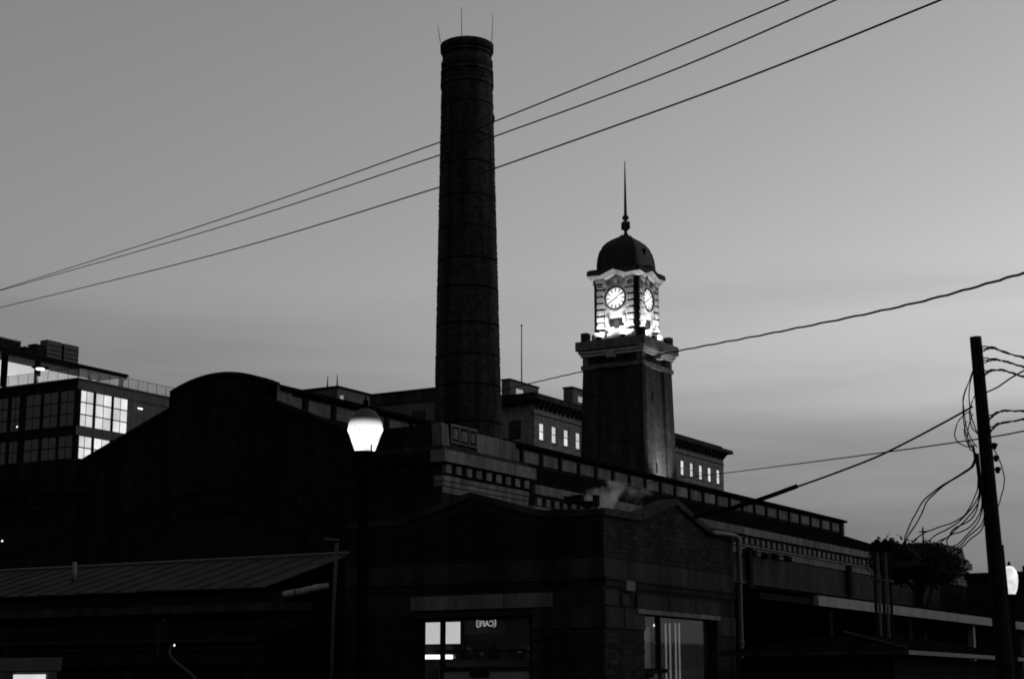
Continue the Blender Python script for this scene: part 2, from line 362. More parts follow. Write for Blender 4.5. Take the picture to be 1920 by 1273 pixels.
def pavilion(x0, x1, y0, y1, gate, STONE=STONE, STONED=STONED):
    """corner block of the hall: brick, stone entablature with square dentils, sloped parapet"""
    pv = box('corner_pavilion', x0, x1, y0, y1, 0, 9.9, BRICK, hall)
    # right face stone courses ( +x ) and front face ( -y )
    for (z0, z1, out, m) in ((9.62, 9.88, .03, STONE), (9.90, 10.09, .06, STONE), (10.11, 10.32, .09, STONE)):
        yy = y0
        while yy < y1-.05:
            ye = min(yy+random.choice((1.25, 1.6, 2.0)), y1)
            box('stone', x1-.4, x1+out, yy+.008, ye-.008, z0, z1-.012, m, pv); yy = ye
        xx = x0
        while xx < x1-.45:
            xe = min(xx+random.choice((1.2, 1.6)), x1-.42)
            box('stone', xx+.008, xe-.008, y0-out, y0+.3, z0, z1-.012, SHADESTONE, pv); xx = xe
    box('dentil_bed', x0+.05, x1-.05, y0+.05, y1-.05, 9.9, 10.9, PAINTD, pv)
    n = int((y1-y0)/.81)
    for i in range(n+1):
        yy = y0+.1+i*(y1-y0-.6)/n
        box('dentil', x1-.2, x1+.14, yy, yy+.40, 10.42, 10.76, STONE, pv)
    n = int((x1-x0)/.81)
    for i in range(n):
        xx = x0+.1+i*(x1-x0-.6)/n
        box('dentil', xx, xx+.40, y0-.14, y0+.2, 10.42, 10.76, SHADESTONE, pv)
    yy = y0-.25
    while yy < y1+.2:
        ye = min(yy+random.choice((1.1, 1.5, 1.9)), y1+.25)
        box('cornice_stone', x1-.4, x1+.3, yy+.008, ye-.008, 10.84, 11.32, STONE, pv); yy = ye
    xx = x0-.2
    while xx < x1-.45:
        xe = min(xx+random.choice((1.2, 1.6)), x1-.42)
        box('cornice_stone', xx+.008, xe-.008, y0-.25, y0+.4, 10.84, 11.32, SHADESTONE, pv); xx = xe
    box('parapet_base', x0+.05, x1+.02, y0+.02, y1-.02, 11.0, 11.55, STONED, pv)
    # sloped stone parapet, chamfered at its far end
    pz = 12.42
    if gate:
        yy = [y0+.02, y0+.45]
        prism('parapet_stone', [(y0+.02, 11.56), (y0+.62, 11.56), (y0+.46, pz), (y0-.02, pz+.05)], 'x', x1-.5, x1-.02, STONE, pv)
        prism('parapet_stone', [(y0+.64, 11.56), (y0+2.72, 11.56), (y0+2.72, 12.22), (y0+.64, 12.22)], 'x', x1-.5, x1-.14, STONED, pv)
        prism('parapet_stone', [(y0+2.74, 11.56), (y0+4.5, 11.56), (y0+4.5, 12.34), (y0+2.74, 12.34)], 'x', x1-.5, x1-.06, STONE, pv)
        prism('parapet_stone', [(y0+4.52, 11.56), (y1-.62, 11.56), (y1-.98, 12.34), (y0+4.52, 12.34)], 'x', x1-.5, x1-.06, STONE, pv)
        # framed plaque with three sunk panels
        fy0, fy1 = y0+.72, y0+2.7
        box('plaque', x1-.15, x1-.06, fy0, fy1, 11.72, 12.5, STONED, pv)
        cells = ((fy0+.1, fy0+.56, 11.84, 12.38), (fy0+.68, fy0+1.32, 11.80, 12.36), (fy0+1.44, fy0+1.88, 11.84, 12.36))
        for (a, b, c, d_) in cells:
            box('sunk_panel', x1-.1, x1-.052, a, b, c, d_, PAINTD, pv)
            box('panel_field', x1-.1, x1-.03, a+.07, b-.07, c+.07, d_-.07, STONE, pv)
        for (a, b, c, d_) in ((fy0, fy1, 12.42, 12.5), (fy0, fy1, 11.72, 11.78), (fy0, fy0+.07, 11.785, 12.415), (fy0+.58, fy0+.66, 11.785, 12.415), (fy0+1.34, fy0+1.42, 11.785, 12.415), (fy1-.07, fy1, 11.785, 12.415)):
            box('plaque_rib', x1-.1, x1-.02, a, b, c, d_, STONE, pv)
    else:
        prism('parapet_stone', [(y0+.02, 11.56), (y1-.3, 11.56), (y1-.9, pz), (y0+.3, pz)], 'x', x1-.5, x1-.04, STONE, pv)
    box('parapet_wall', x0+.05, x1-.52, y0+.02, y0+.5, 11.56, pz, SHADESTONE, pv)
    box('pavilion_roof', x0+.1, x1-.55, y0+.55, y1-.1, 11.4, 11.7, SLATE, pv)
    return pv
pavilion(-42.2, HX1, 57.6, 64.4, True)
pavilion(-66.5, -58.2, 57.6, 64.4, False, SHADESTONE, SHADESTONE)
pavilion(-42.2, HX1, 122.6, 129.9, False)
# round-headed opening in the near pavilion side
prism('blind_arch', [(59.0, 4.0), (63.0, 4.0)]+[(61+2*math.cos(t), 7.2+1.9*math.sin(t)) for t in [math.pi*i/12 for i in range(13)]], 'x', HX1-.3, HX1+.012, PAINTD, hall)

# ------------------------------------------------------------------ chimney
CHX, CHY = at(878, 800, y=62.2).x, 62.2
ch = thing('brick_chimney', (CHX, CHY, 11.4), 'tall tapering round brick chimney rising behind the stone parapet', 'chimney')
def chr_(z): return 1.46+(1.14-1.46)*(z-13.0)/(29.3-13.0)
lathe('stack', [(chr_(z)-.03, z-11.4) for z in [11.4+i*.9 for i in range(19)]+[28.9]], (CHX, CHY, 11.4), 48, MORTAR, ch)
vs, fs = [], []
z = 11.6; j = 0
while z < 28.45:
    r = chr_(z); n = int(2*math.pi*r/.33); off = (j % 2)*.5+random.random()*.15
    for i in range(n):
        a0 = 2*math.pi*(i+off+.03)/n; a1 = 2*math.pi*(i+off+.97)/n; o_ = random.uniform(-.006, .016)
        b = len(vs)
        for (rr, a) in ((r-.05, a0), (r+o_, a0), (r+o_, a1), (r-.05, a1)):
            for zz in (z+.006, z+.098): vs.append((CHX+rr*math.cos(a), CHY+rr*math.sin(a), zz))
        fs += [(b+2, b+4, b+5, b+3), (b, b+2, b+3, b+1), (b+4, b+6, b+7, b+5), (b+1, b+3, b+5, b+7), (b, b+6, b+4, b+2)]
    z += .108; j += 1
mesh('brickwork', vs, fs, BRICKC, ch, kind='stuff')
for i in range(12):
    zz = 13.1+i*1.44
    r = chr_(zz)
    lathe('iron_hoop', [(r-.02, 0), (r+.016, .0), (r+.016, .05), (r-.02, .05)], (CHX, CHY, zz+random.uniform(-.12, .12)), 48, IRON, ch)
# crown: corbel rings, patterned band and lip
for (z0, z1, r) in ((28.4, 28.6, 1.2), (28.6, 29.0, 1.13), (29.0, 29.17, 1.19), (29.17, 29.75, 1.12), (29.75, 29.91, 1.05), (29.91, 30.05, 1.13)):
    lathe('corbel_ring', [(r-.2, 0), (r, .012), (r, z1-z0-.014), (r-.2, z1-z0)], (CHX, CHY, z0), 48, BRICKC, ch)
lathe('crown_lip', [(.9, 0), (1.2, .03), (1.21, .36), (1.12, .42), (.8, .42)], (CHX, CHY, 30.05), 48, STONED, ch)
for i in range(8):
    a = R(-62+i*45); r = 1.12
    c = Vector((CHX+r*math.cos(a), CHY+r*math.sin(a), 29.48))
    vs = [c+Vector((-math.sin(a)*.2*math.cos(t), math.cos(a)*.2*math.cos(t), .2*math.sin(t)))+Vector((math.cos(a), math.sin(a), 0))*o_ for o_ in (-.05, .035) for t in [2*math.pi*q/14 for q in range(14)]]
    mesh('round_tile', vs, [tuple(range(14)), tuple(range(27, 13, -1))]+[(q, (q+1) % 14, 14+(q+1) % 14, 14+q) for q in range(14)], STONED, ch)
    a2 = a+R(8); r = 1.14
    c = Vector((CHX+r*math.cos(a2), CHY+r*math.sin(a2), 28.75)); u = Vector((-math.sin(a2), math.cos(a2), 0)); w = Vector((math.cos(a2), math.sin(a2), 0))
    vs = [c+u*s*.2+w*o_+Vector((0, 0, h)) for o_ in (-.06, .04) for s in (-1, 1) for h in (-.12, .16)]
    mesh('square_tile', vs, CUBE_F, STONED, ch)
for (u, v, ub, vb) in ((827, 48, 832, 80), (872, 14, 872, 68), (931, 28, 928, 80)):
    dd = 73.0 if u != 872 else 73.8
    tube('lightning_rod', [at(ub, vb, d=dd), at(u, v, d=dd)], .016, IRON, ch, 6, .01)
p = at(927, 223, d=73.6); box('bracket', p.x-.08, p.x+.1, p.y-.1, p.y+.1, p.z-.12, p.z+.14, IRON, ch)

ch.rotation_mode = 'AXIS_ANGLE'; ch.rotation_axis_angle = (-.0078, -st, ct, 0)   # it leans a touch

# ------------------------------------------------------------------ clock tower
TX, TY = -57.27, 111.95
tw = thing('clock_tower', (TX, TY, 0), 'square brick clock tower with floodlit belfry, dark dome and needle spire', 'tower')
def hb(z): return 2.44+.0235*(25.0-z)
vs = [(TX+sx*(hb(z)-.22), TY+sy*(hb(z)-.22), z) for z in (0, 25.9) for sx, sy in ((-1, -1), (1, -1), (1, 1), (-1, 1))]
shaft = mesh('shaft', vs, [(0, 1, 2, 3), (4, 7, 6, 5)]+[(i, (i+1) % 4, 4+(i+1) % 4, 4+i) for i in range(4)], BRICKT, tw)
def face_frame(k):
    a = k*math.pi/2                       # k=0: -y face, 1: +x face
    t = Vector((math.cos(a), math.sin(a), 0)); o = Vector((math.sin(a), -math.cos(a), 0))
    return t, o
def FP(k, a, b, z):
    t, o = face_frame(k); v = Vector((TX, TY, 0))+t*a+o*b; return Vector((v.x, v.y, z))
def fbox(name, k, a0, a1, b0, b1, z0, z1, m, parent, top=None):
    """box on face k: a along the face, b outwards; top = (da, db) shrink at the top"""
    da, db = top or (0, 0)
    vs = [FP(k, a, b, z0) if z == 0 else FP(k, a+(da if a == a0 else -da), b-(db if b == b1 else 0), z1) for a in (a0, a1) for b in (b0, b1) for z in (0, 1)]
    return mesh(name, vs, CUBE_F, m, parent)
for k in range(4):
    for s in (-1, 1):                     # battered corner strips
        vs = []
        for a_ in (0, 1):
            for b_ in (0, 1):
                for z in (0, 25.0):
                    h = hb(z); aa = s*(h-.003*k) if a_ else s*(h-1.35); vs.append(FP(k, aa, h-.5+b_*.5, z))
        mesh('corner_strip', vs, CUBE_F, BRICKT, tw)
    # belt courses
    t_ = 2.44
    fbox('belt_course', k, -t_-.1, t_+.1, t_-.3, t_+.11+.002*k, 25.02, 25.32, STONE, tw)
    fbox('frieze_panel', k, -t_+.35, t_-.35, t_-.4, t_-.06, 25.34, 25.9, BRICKT, tw)
    fbox('frieze_pier', k, -t_, -t_+.33, t_-.4, t_+.02, 25.34, 25.94, STONE, tw)
    fbox('frieze_pier', k, t_-.33, t_-.005, t_-.4, t_+.02, 25.34, 25.94, STONE, tw)
    fbox('console', k, -.28, .28, t_-.3, t_+.42, 25.72, 26.1, TERRA, tw, (0, -.1))
    for a_ in (-1.2, 1.2):
        fbox('louvre_slot', k, a_-.35, a_+.35, t_-.1, t_-.04, 25.4, 25.85, PAINTD, tw)
    # stepped moulding below the slab
    fbox('moulding', k, -t_-.12, t_+.12, t_-.3, t_+.13+.002*k, 25.95, 26.16, TERRA, tw)
    fbox('moulding', k, -t_-.24, t_+.24, t_-.3, t_+.25+.002*k, 26.17, 26.38, TERRA, tw)
for (a_, z0, z1) in ((-.55, 22.58, 23.22), (-.25, 17.31, 18.06), (-.4, 12, 12.7)):
    fbox('slit_window', 1, a_-.12, a_+.1, 2.0, hb(z0)-.17, z0, z1, PAINTD, tw)
slab = box('balcony_slab', TX-2.86, TX+2.86, TY-2.86, TY+2.86, 26.4, 27.08, STONE, tw, .03)
for sx in (-1, 1):
    for sy in (-1, 1):
        box('corner_pedestal', TX+sx*2.28-.28, TX+sx*2.28+.28, TY+sy*2.28-.28, TY+sy*2.28+.28, 27.08, 27.78, STONED, tw, .04)
# belfry
BH = 1.9
core = box('belfry_core', TX-1.62, TX+1.62, TY-1.62, TY+1.62, 27.08, 32.3, TERRA, tw)
for sx in (-1, 1):
    for sy in (-1, 1):
        lathe('corner_shaft', [(.22, 0), (.17, .15), (.17, 4.5), (.24, 4.7), (.24, 4.9)], (TX+sx*1.66, TY+sy*1.66, 27.08), 14, IRON, tw)  # black all over: the shadow in the notch is put into their colour
for k in range(4):
    for s in (-1, 1):
        a0, a1 = (.93, 1.52) if s > 0 else (-1.52, -.93)
        # banded corner pier: projecting courses with deep joints
        zc = [28.62, 29.12, 29.62, 30.12, 30.62, 31.12]
        fbox('pier_back', k, a0+.06, a1-.06, 1.5, 1.645, 27.1, 31.9, STONED, tw)
        for i, z in enumerate(zc):
            fbox('banded_block', k, a0, a1, 1.55, BH, z, z+.33, TERRA, tw)
        fbox('pier_foot', k, a0-.02, a1+.02, 1.55, BH+.06, 28.12, 28.52, TERRA, tw, (.08, .1))
        fbox('pier_base', k, a0-.12, a1+.12, 1.55, BH+.22, 27.1, 27.78, TERRA, tw)
        fbox('rosette_block', k, a0+.1, a1-.1, BH-.1, BH+.05, 31.17, 31.43, STONE, tw)
        fbox('capital', k, a0-.06, a1+.06, 1.5, BH+.1, 31.54, 31.78, TERRA, tw)
    # wall panel below the clock, sill, dark opening with brackets
    fbox('clock_panel', k, -.92, .92, 1.5, 1.74, 28.92, 29.5, TERRA, tw)
    fbox('opening', k, -.6, .6, 1.5, 1.66, 28.2, 28.8, PAINTD, tw)
    fbox('door_leaf', k, -.2, .2, 1.6, 1.69, 28.05, 28.7, STONED, tw)
    for a_ in (-.72, .72):
        fbox('bracket', k, a_-.12, a_+.12, 1.55, 1.86, 28.4, 28.9, TERRA, tw, (0, -.05))
    fbox('plinth', k, -.92, .92, 1.5, 1.8, 27.1, 27.7, TERRA, tw)
    # clock: face, rim, numerals, hands, surround
    CZ, CR = 30.3, .86
    ring = []
    def disc(name, r0, r1, b0, b1, m, n=40, par=tw):
        vs, fs = [], []
        for q in range(n):
            w = 2*math.pi*q/n
            for (r_, b_) in ((r0, b0), (r1, b0), (r1, b1), (r0, b1)):
                vs.append(FP(k, r_*math.sin(w), b_, CZ+r_*math.cos(w)))
        for q in range(n):
            e = ((q+1) % n)*4; s_ = q*4
            for c_ in range(4): fs.append((s_+c_, s_+(c_+1) % 4, e+(c_+1) % 4, e+c_))
        return mesh(name, vs, fs, m, par)
    cf = disc('clock_face', .005, CR-.06, 1.70, 1.78, CLOCKF)
    disc('clock_rim', CR-.065, CR+.01, 1.64, 1.86, IRON, par=cf)
    disc('surround', CR+.05, CR+.2, 1.6, 1.83, TERRA)
    disc('minute_ring', CR-.13, CR-.105, 1.785, 1.80, STEELD, par=cf)
    for q in range(12):
        w = 2*math.pi*q/12; tv = Vector((math.sin(w), math.cos(w))); nv = Vector((tv.y, -tv.x))
        vs = []
        for r_ in (.46, .74):
            for s_ in (-.024, .024):
                for b_ in (1.775, 1.80): vs.append(FP(k, tv.x*r_+nv.x*s_*(1+(r_ > .5)), b_, CZ+tv.y*r_+nv.y*s_*(1+(r_ > .5))))
        mesh('numeral', vs, CUBE_F, STEELD, cf)
    for (ang, ln, wd_, nm, b_) in ((R(54), .72, .022, 'minute_hand', 1.83), (R(243), .52, .032, 'hour_hand', 1.81)):
        tv = Vector((math.sin(ang), math.cos(ang))); nv = Vector((tv.y, -tv.x)); vs = []
        for r_ in (-.12, ln):
            for s_ in (-wd_, wd_):
                for bb in (b_-.01, b_+.005): vs.append(FP(k, tv.x*r_+nv.x*s_, bb, CZ+tv.y*r_+nv.y*s_))
        mesh(nm, vs, CUBE_F, IRON, cf)
    for w0 in (-40, 0, 40):               # wedge stones over the clock
        vs = []
        for r_, hw in ((CR+.22, .1), (CR+.62, .19)):
            for s_ in (-1, 1):
                for b_ in (1.55, 1.82):
                    w = R(w0); tv = Vector((math.sin(w), math.cos(w))); nv = Vector((tv.y, -tv.x))
                    vs.append(FP(k, tv.x*r_+nv.x*s_*hw, b_, CZ+tv.y*r_+nv.y*s_*hw))
        mesh('wedge_stone', vs, CUBE_F, TERRA, tw)
    # garland blocks at the lower corners of the clock
    for s in (-1, 1):
        for q in range(3):
            fbox('garland', k, s*(.62+q*.1)-.06, s*(.62+q*.1)+.06, 1.7, 1.86, 29.5+q*.1, 29.62+q*.1, TERRA, tw)
# undulating cornice: rises to a blunt gable over each clock
prof = [(1.6, 31.74), (1.98, 31.78), (2.02, 31.90), (2.1, 31.95), (2.12, 32.03), (2.18, 32.06), (2.2, 32.34), (2.14, 32.48), (2.0, 32.56), (1.55, 32.6)]
def bump_(a):
    a = abs(a)
    return .40*max(0, 1-a/.85) if a < .85 else (.05*min(1, (a-.85)/.6))
NA = 17
for nm_, pr_, mm_ in (('wavy_cornice', prof[:6], TERRA), ('cornice_crown', prof[5:], STONED)):  # crown in darker stone: its unlit tone is put into the colour
    vs, fs = [], []
    for k in range(4):
        for i in range(NA):
            t_ = -1+2*i/(NA-1)
            for (o_, z) in pr_: vs.append(FP(k, t_*o_, o_, z+bump_(t_*1.75)))
    n = len(pr_)
    for i in range(4*NA):
        j = (i+1) % (4*NA)
        for q in range(n-1): fs.append((i*n+q, j*n+q, j*n+q+1, i*n+q+1))
    mesh(nm_, vs, fs, mm_, tw)
# dome, four-sided, with ribs
dprof = [(1.6, 32.5), (1.6, 33.1), (1.55, 33.6), (1.45, 34.08), (1.29, 34.48), (1.07, 34.79), (.82, 35.02), (.57, 35.19), (.36, 35.32), (.22, 35.5)]
vs, fs = [], []
M_ = 6
for (h, z) in dprof:
    for k in range(4):
        for q in range(M_):
            s = -1+2*q/M_; vs.append(FP(k, s*h, h*(1.0+.03*(1-s*s)), z))
n = 4*M_
for j in range(len(dprof)-1):
    for i in range(n): fs.append((j*n+i, j*n+(i+1) % n, (j+1)*n+(i+1) % n, (j+1)*n+i))
fs.append(tuple(range((len(dprof)-1)*n, len(dprof)*n)))
dome = mesh('dome', vs, fs, COPPER, tw, True)
for k in range(4):
    tube('dome_rib', [FP(k, h, h, z) for (h, z) in dprof], .05, COPPER, dome, 6)
    if k % 2 == 0: continue
    fbox('lucarne', k, -.13, .13, 1.2, 1.56, 33.75, 34.15, IRON, dome)
    fbox('lucarne_hood', k, -.2, .2, 1.1, 1.6, 34.15, 34.25, IRON, dome)
lathe('finial', [(.26, 0), (.2, .2), (.12, .35), (.12, .5), (.2, .55), (.2, .62), (.12, .7), (.1, 1.3), (.18, 1.36), (.28, 1.52), (.18, 1.68), (.1, 1.74), (.085, 2.2)], (TX, TY, 35.35), 14, COPPER, tw)
for k in range(4):
    fbox('finial_scroll', k, -.07, .07, .1, .36, 35.98, 36.55, COPPER, tw, (0, .03))
lathe('spire', [(.12, 0), (.105, .6), (.075, 2.4), (.03, 4.35)], (TX, TY, 37.0), 10, COPPER, tw)

# floodlights on the balcony (real lamps in housings)
def spot(name, loc, target, power, ang, blend, rad, parent):
    l = bpy.data.lights.new(name, 'SPOT'); l.energy = power/EV; l.spot_size = R(ang); l.spot_blend = blend; l.shadow_soft_size = rad
    o = bpy.data.objects.new(name, l); col.objects.link(o); o.parent = parent
    o.location = Vector(loc)-org(parent); o.rotation_euler = (Vector(target)-Vector(loc)).to_track_quat('-Z', 'Y').to_euler()
    return o
FLW = 500
for k in range(2):
    for s, w in ((-1, 'left'), (1, 'right')):
        p = FP(k, s*.98, 2.62, 27.1)
        fl = thing('floodlight', p, ('floodlight on the tower balcony below the %s side of the near clock' % w) if k == 0 else 'floodlight on the tower balcony below the right-hand clock, %s of its pair' % ('nearer' if s < 0 else 'farther'), 'floodlight', 'floodlights on the tower balcony')
        fbox('housing', k, s*.98-.17, s*.98+.17, 2.56, 2.82, 27.14, 27.32, IRON, fl, (.0, .1))
        fbox('yoke', k, s*.98-.05, s*.98+.05, 2.64, 2.74, 27.085, 27.15, IRON, fl)
        spot('lamp', FP(k, s*.98, 2.6, 27.42), FP(k, s*.9, 1.9, 28.9), FLW, 140, .8, .2, fl)
p = Vector((-52.75, 112.3, 15.2))
fl = thing('floodlight', (p.x, p.y, 15.1), 'floodlight at the tower foot washing its right-hand brick face', 'floodlight')
box('housing', p.x-.15, p.x+.15, p.y-.2, p.y+.2, 15.32, 15.52, IRON, fl)
tube('yoke', [(p.x, p.y, 15.0), (p.x, p.y, 15.32)], .04, IRON, fl)
spot('lamp', (p.x, p.y, 15.62), (TX+2.45, 112.0, 19.4), 3400, 85, 1.0, .12, fl)

# ------------------------------------------------------------------ brick corner pavilion (cafe) in the foreground
PX1, PX0, PY0, PY1 = -15.51, -21.5, 29.18, 35.3
cp_ = thing('brick_pavilion', (-18.5, 32.2, 0), 'low brick corner pavilion with two small gables and lit windows', 'building')
T = .3
# walls behind the facing bricks, with openings left for glazing
LO = (-19.76, -17.08, 0.0, 3.2)      # front opening x0,x1,z0,z1
RO = (30.88, 34.3, 0.0, 3.24)        # side opening y0,y1
GA = (-18.5, 5.58); GB = (32.35, 5.58)
wf = prism('front_wall', [(PX0, 0), (LO[0], 0), (LO[0], LO[3]), (LO[1], LO[3]), (LO[1], 0), (PX1, 0), (PX1, 5.06), (-16.85, 5.08), (GA[0], 5.52), (-20.15, 5.08), (PX0, 5.06)], 'y', PY0, PY0+T, MORTAR, cp_)
wsd = prism('side_wall', [(PY0+T, 0), (RO[0], 0), (RO[0], RO[3]), (RO[1], RO[3]), (RO[1], 0), (PY1, 0), (PY1, 5.02), (33.95, 5.06), (GB[0], 5.52), (30.75, 5.08), (PY0+T, 5.06)], 'x', PX1-T, PX1, MORTAR, cp_)
box('back_wall', PX0, PX1-T, PY1-T, PY1, 0, 4.8, ROOMW, cp_)
box('end_wall', PX0, PX0+T, PY0+T, PY1-T, 0, 4.8, ROOMW, cp_)
box('ceiling', PX0+T, PX1-T, PY0+T, PY1-T, 3.45, 3.55, ROOMW, cp_)
box('floor', PX0+T, PX1-T, PY0+T, PY1-T, 0.004, .08, ROOMW, cp_)
box('flat_roof', PX0+T, PX1-T, PY0+T, PY1-T, 4.6, 4.75, SLATE, cp_)
# bricks: .29 x .095, laid in running bond
rest = []; count = [0]
BW_, BHt = .30, .10
def topz(face, t):
    if face == 's': g, w, b = GB[0], 1.6, 4.95
    else: g, w, b = GA[0], 1.65, 4.95
    return b+max(0, .5*(1-abs(t-g)/w))
def lay(face, t0, t1, z0, z1, keep):
    j = 0; z = z0
    while z+BHt <= z1+.02:
        t = t0-(BW_/2 if j % 2 else 0)
        while t < t1-.02:
            a, b = max(t, t0)+.006, min(t+BW_, t1)-.006
            if b-a > .05 and z+BHt < topz(face, (a+b)/2)+.03:
                o_ = .012+random.choice((0, .003, .006))
                bx = (PX1-.02, PX1+o_, a, b, z+.006, z+BHt-.005) if face == 's' else (a, b, PY0-o_, PY0+.02, z+.006, z+BHt-.005)
                if keep and count[0] < 300:
                    box('brick', *bx, BRICKP, wsd if face == 's' else wf); count[0] += 1
                else: rest.append(bx)
            t += BW_
        z += BHt; j += 1
lay('s', PY0+.0, RO[0], 1.85, 2.9, True)
lay('s', PY0+.0, PY1, 4.27, 5.55, True)
lay('f', -17.05, PX1, 1.85, 2.9, True)
lay('s', RO[1]+.02, PY1, 1.6, 3.3, False)
lay('f', PX0, PX1, 4.27, 5.55, False)
lay('f', PX0, LO[0]-.02, 1.85, 3.3, False)
boxes_mesh('brickwork', rest, BRICKP, cp_, kind='stuff')
# stonework of the side face
yy = PY0-.02
for ln in (.98, 1.45, 1.3, 1.25, 1.12):
    box('frieze_stone', PX1-.05, PX1+.03, yy+.008, min(yy+ln, PY1)-.008, 3.90, 4.25, STONED, wsd, .008); yy += ln
boxes_mesh('dentil_row', [(PX1-.02, PX1+.05, PY0+.03+i*.082, PY0+.075+i*.082, 3.72, 3.85) for i in range(74) if not (9 <= i < 14)], STONED, wsd, kind='stuff')
box('dentil_ledge', PX1-.05, PX1+.09, PY0-.08, PY1, 3.852, 3.892, STONED, wsd)
box('bracket_stone', PX1-.05, PX1+.1, PY0+.78, PY0+1.16, 3.66, 3.85, STONE, wsd, .01)
for (a, b, z0, z1, o_, m) in ((PY0, PY0+.55, 3.36, 3.66, .035, STONED), (PY0+.72, PY0+1.05, 3.36, 3.6, .03, STONED), (PY0, PY0+.78, 2.93, 3.33, .04, STONED), (PY0+.8, RO[0]+.0, 2.93, 3.33, .04, STONED),
                              (30.5, 31.9, 3.34, 3.62, .05, STONED), (31.92, 33.2, 3.34, 3.62, .05, STONED), (33.22, 34.5, 3.34, 3.62, .05, STONED), (RO[1]+.02, PY1, 2.93, 3.33, .03, STONED)):
    box('stone', PX1-.05, PX1+o_, a+.006, b-.006, z0, z1, m, wsd, .008)
box('lintel_edge', PX1-.05, PX1+.075, 30.5, 34.4, 3.245, 3.335, STONE, wsd)
# stonework of the front face
xx = PX0
for ln in (1.2, 1.3, 1.2, 1.2, 1.07):
    box('frieze_stone', xx+.008, min(xx+ln, PX1)-.008, PY0-.03, PY0+.05, 3.90, 4.25, STONED, wf, .008); xx += ln
boxes_mesh('dentil_row', [(PX0+.03+i*.082, PX0+.075+i*.082, PY0-.05, PY0+.02, 3.72, 3.85) for i in range(72)], STONED, wf, kind='stuff')
box('dentil_ledge', PX0, PX1-.06, PY0-.09, PY0+.05, 3.852, 3.892, STONED, wf)
for (a, b) in ((-19.9, -18.8), (-18.8, -17.7), (-17.7, -16.6)): box('lintel_stone', a+.006, b-.006, PY0-.06, PY0+.05, 3.34, 3.62, STONE, wf, .008)
for (a, b) in ((-17.06, -16.2), (-16.2, PX1-.06)): box('stone', a+.006, b-.006, PY0-.04, PY0+.05, 2.93, 3.32, STONED, wf, .008)
# copings
def coping(axis, pts, lo, hi, par):
    for (a, za), (b, zb) in zip(pts[:-1], pts[1:]):
        poly = [(a, za), (b, zb), (b, zb+.13), (a, za+.13)]
        prism('coping_stone', poly, axis, lo, hi, STONED, par)
coping('x', [(PY0-.05, 5.06), (30.05, 5.06), (30.75, 5.08)], PX1-T-.05, PX1+.07, wsd)
coping('x', [(30.77, 5.10), (31.55, 5.32), (GB[0], 5.54)], PX1-T-.05, PX1+.075, wsd)
coping('x', [(GB[0], 5.54), (33.15, 5.3), (33.93, 5.07)], PX1-T-.05, PX1+.075, wsd)
coping('x', [(33.95, 5.05), (35.32, 5.0)], PX1-T-.05, PX1+.07, wsd)
coping('y', [(PX0, 5.06), (-20.15, 5.09), (-19.3, 5.32), (GA[0], 5.54)], PY0-.07, PY0+T+.05, wf)
coping('y', [(GA[0], 5.54), (-17.7, 5.32), (-16.85, 5.09), (PX1-T-.06, 5.06)], PY0-.07, PY0+T+.05, wf)
# front glazing: frame, mullion, transom, panes, door
wn = box('window_frame', LO[0], LO[1], PY0+.1, PY0+.18, 3.14, 3.2, STEELD, wf)
for (a, b) in ((LO[0], LO[0]+.06), (-19.27, -19.2), (-17.2, LO[1])): box('mullion', a, b, PY0+.09, PY0+.19, 0, 3.14, STEELD, wf)
box('transom', -19.2, -17.2, PY0+.08, PY0+.2, 2.15, 2.23, STEELD, wf)
box('pane', LO[0]+.06, -19.27, PY0+.13, PY0+.142, .1, 3.14, GLASSC, wf)
box('pane', -19.2, -17.2, PY0+.13, PY0+.142, 2.23, 3.14, GLASSC, wf)
box('door', -19.2, -17.2, PY0+.12, PY0+.15, .1, 2.15, PAINTW, wf)
box('door_closer', -18.55, -18.13, PY0+.06, PY0+.12, 2.04, 2.13, IRON, wf)
# side glazing
for (a, b) in ((RO[0], RO[0]+.05), (31.75, 31.82), (RO[1]-.06, RO[1])): box('mullion', PX1-.2, PX1-.1, a, b, 0, RO[3], STEELD, wsd)
box('transom', PX1-.2, PX1-.09, RO[0]+.05, 32.1, 2.12, 2.2, STEELD, wsd)
box('pane', PX1-.156, PX1-.144, RO[0]+.05, RO[1]-.06, 2.2, RO[3]-.01, GLASSC, wsd)
box('door', PX1-.17, PX1-.13, RO[0]+.06, 31.74, .1, 2.12, PAINTW, wsd)
box('door_closer', PX1-.12, PX1-.06, 31.1, 31.4, 2.02, 2.1, IRON, wsd)
# things inside
def pbox(name, us, vs_, y, dep, m, parent=None):
    a = at(us[0], vs_[0], y=y); b = at(us[1], vs_[1], y=y)
    return box(name, min(a.x, b.x), max(a.x, b.x), y, y+dep, min(a.z, b.z), max(a.z, b.z), m, parent)
lbx = thing('light_box', at(826, 1206, y=31.4), 'pale glowing menu light box hung inside the front window', 'light box')
a = at(786, 1167, y=31.4); b = at(862, 1206, y=31.4)
box('face', a.x, b.x, 31.4, 31.42, b.z, a.z, LITBOX, lbx); box('case', a.x-.02, b.x+.02, 31.425, 31.55, b.z-.03, a.z+.03, STEELD, lbx)
tl = thing('tube_light', at(815, 1231, y=31.0), 'white fluorescent tube glowing low behind the front window', 'tube light')
a = at(784, 1231, y=31.0); b = at(847, 1231, y=31.0)
tube('tube', [(a.x, 31, a.z), (b.x, 31, b.z)], .045, TUBE, tl, 10); box('batten', a.x-.03, b.x+.05, 31.06, 31.12, a.z-.05, a.z+.05, PAINTW, tl)
ct_ = thing('shelf_counter', (-19.3, 31.6, 0.08), 'counter with shelves and pale tiled back in the cafe', 'counter')
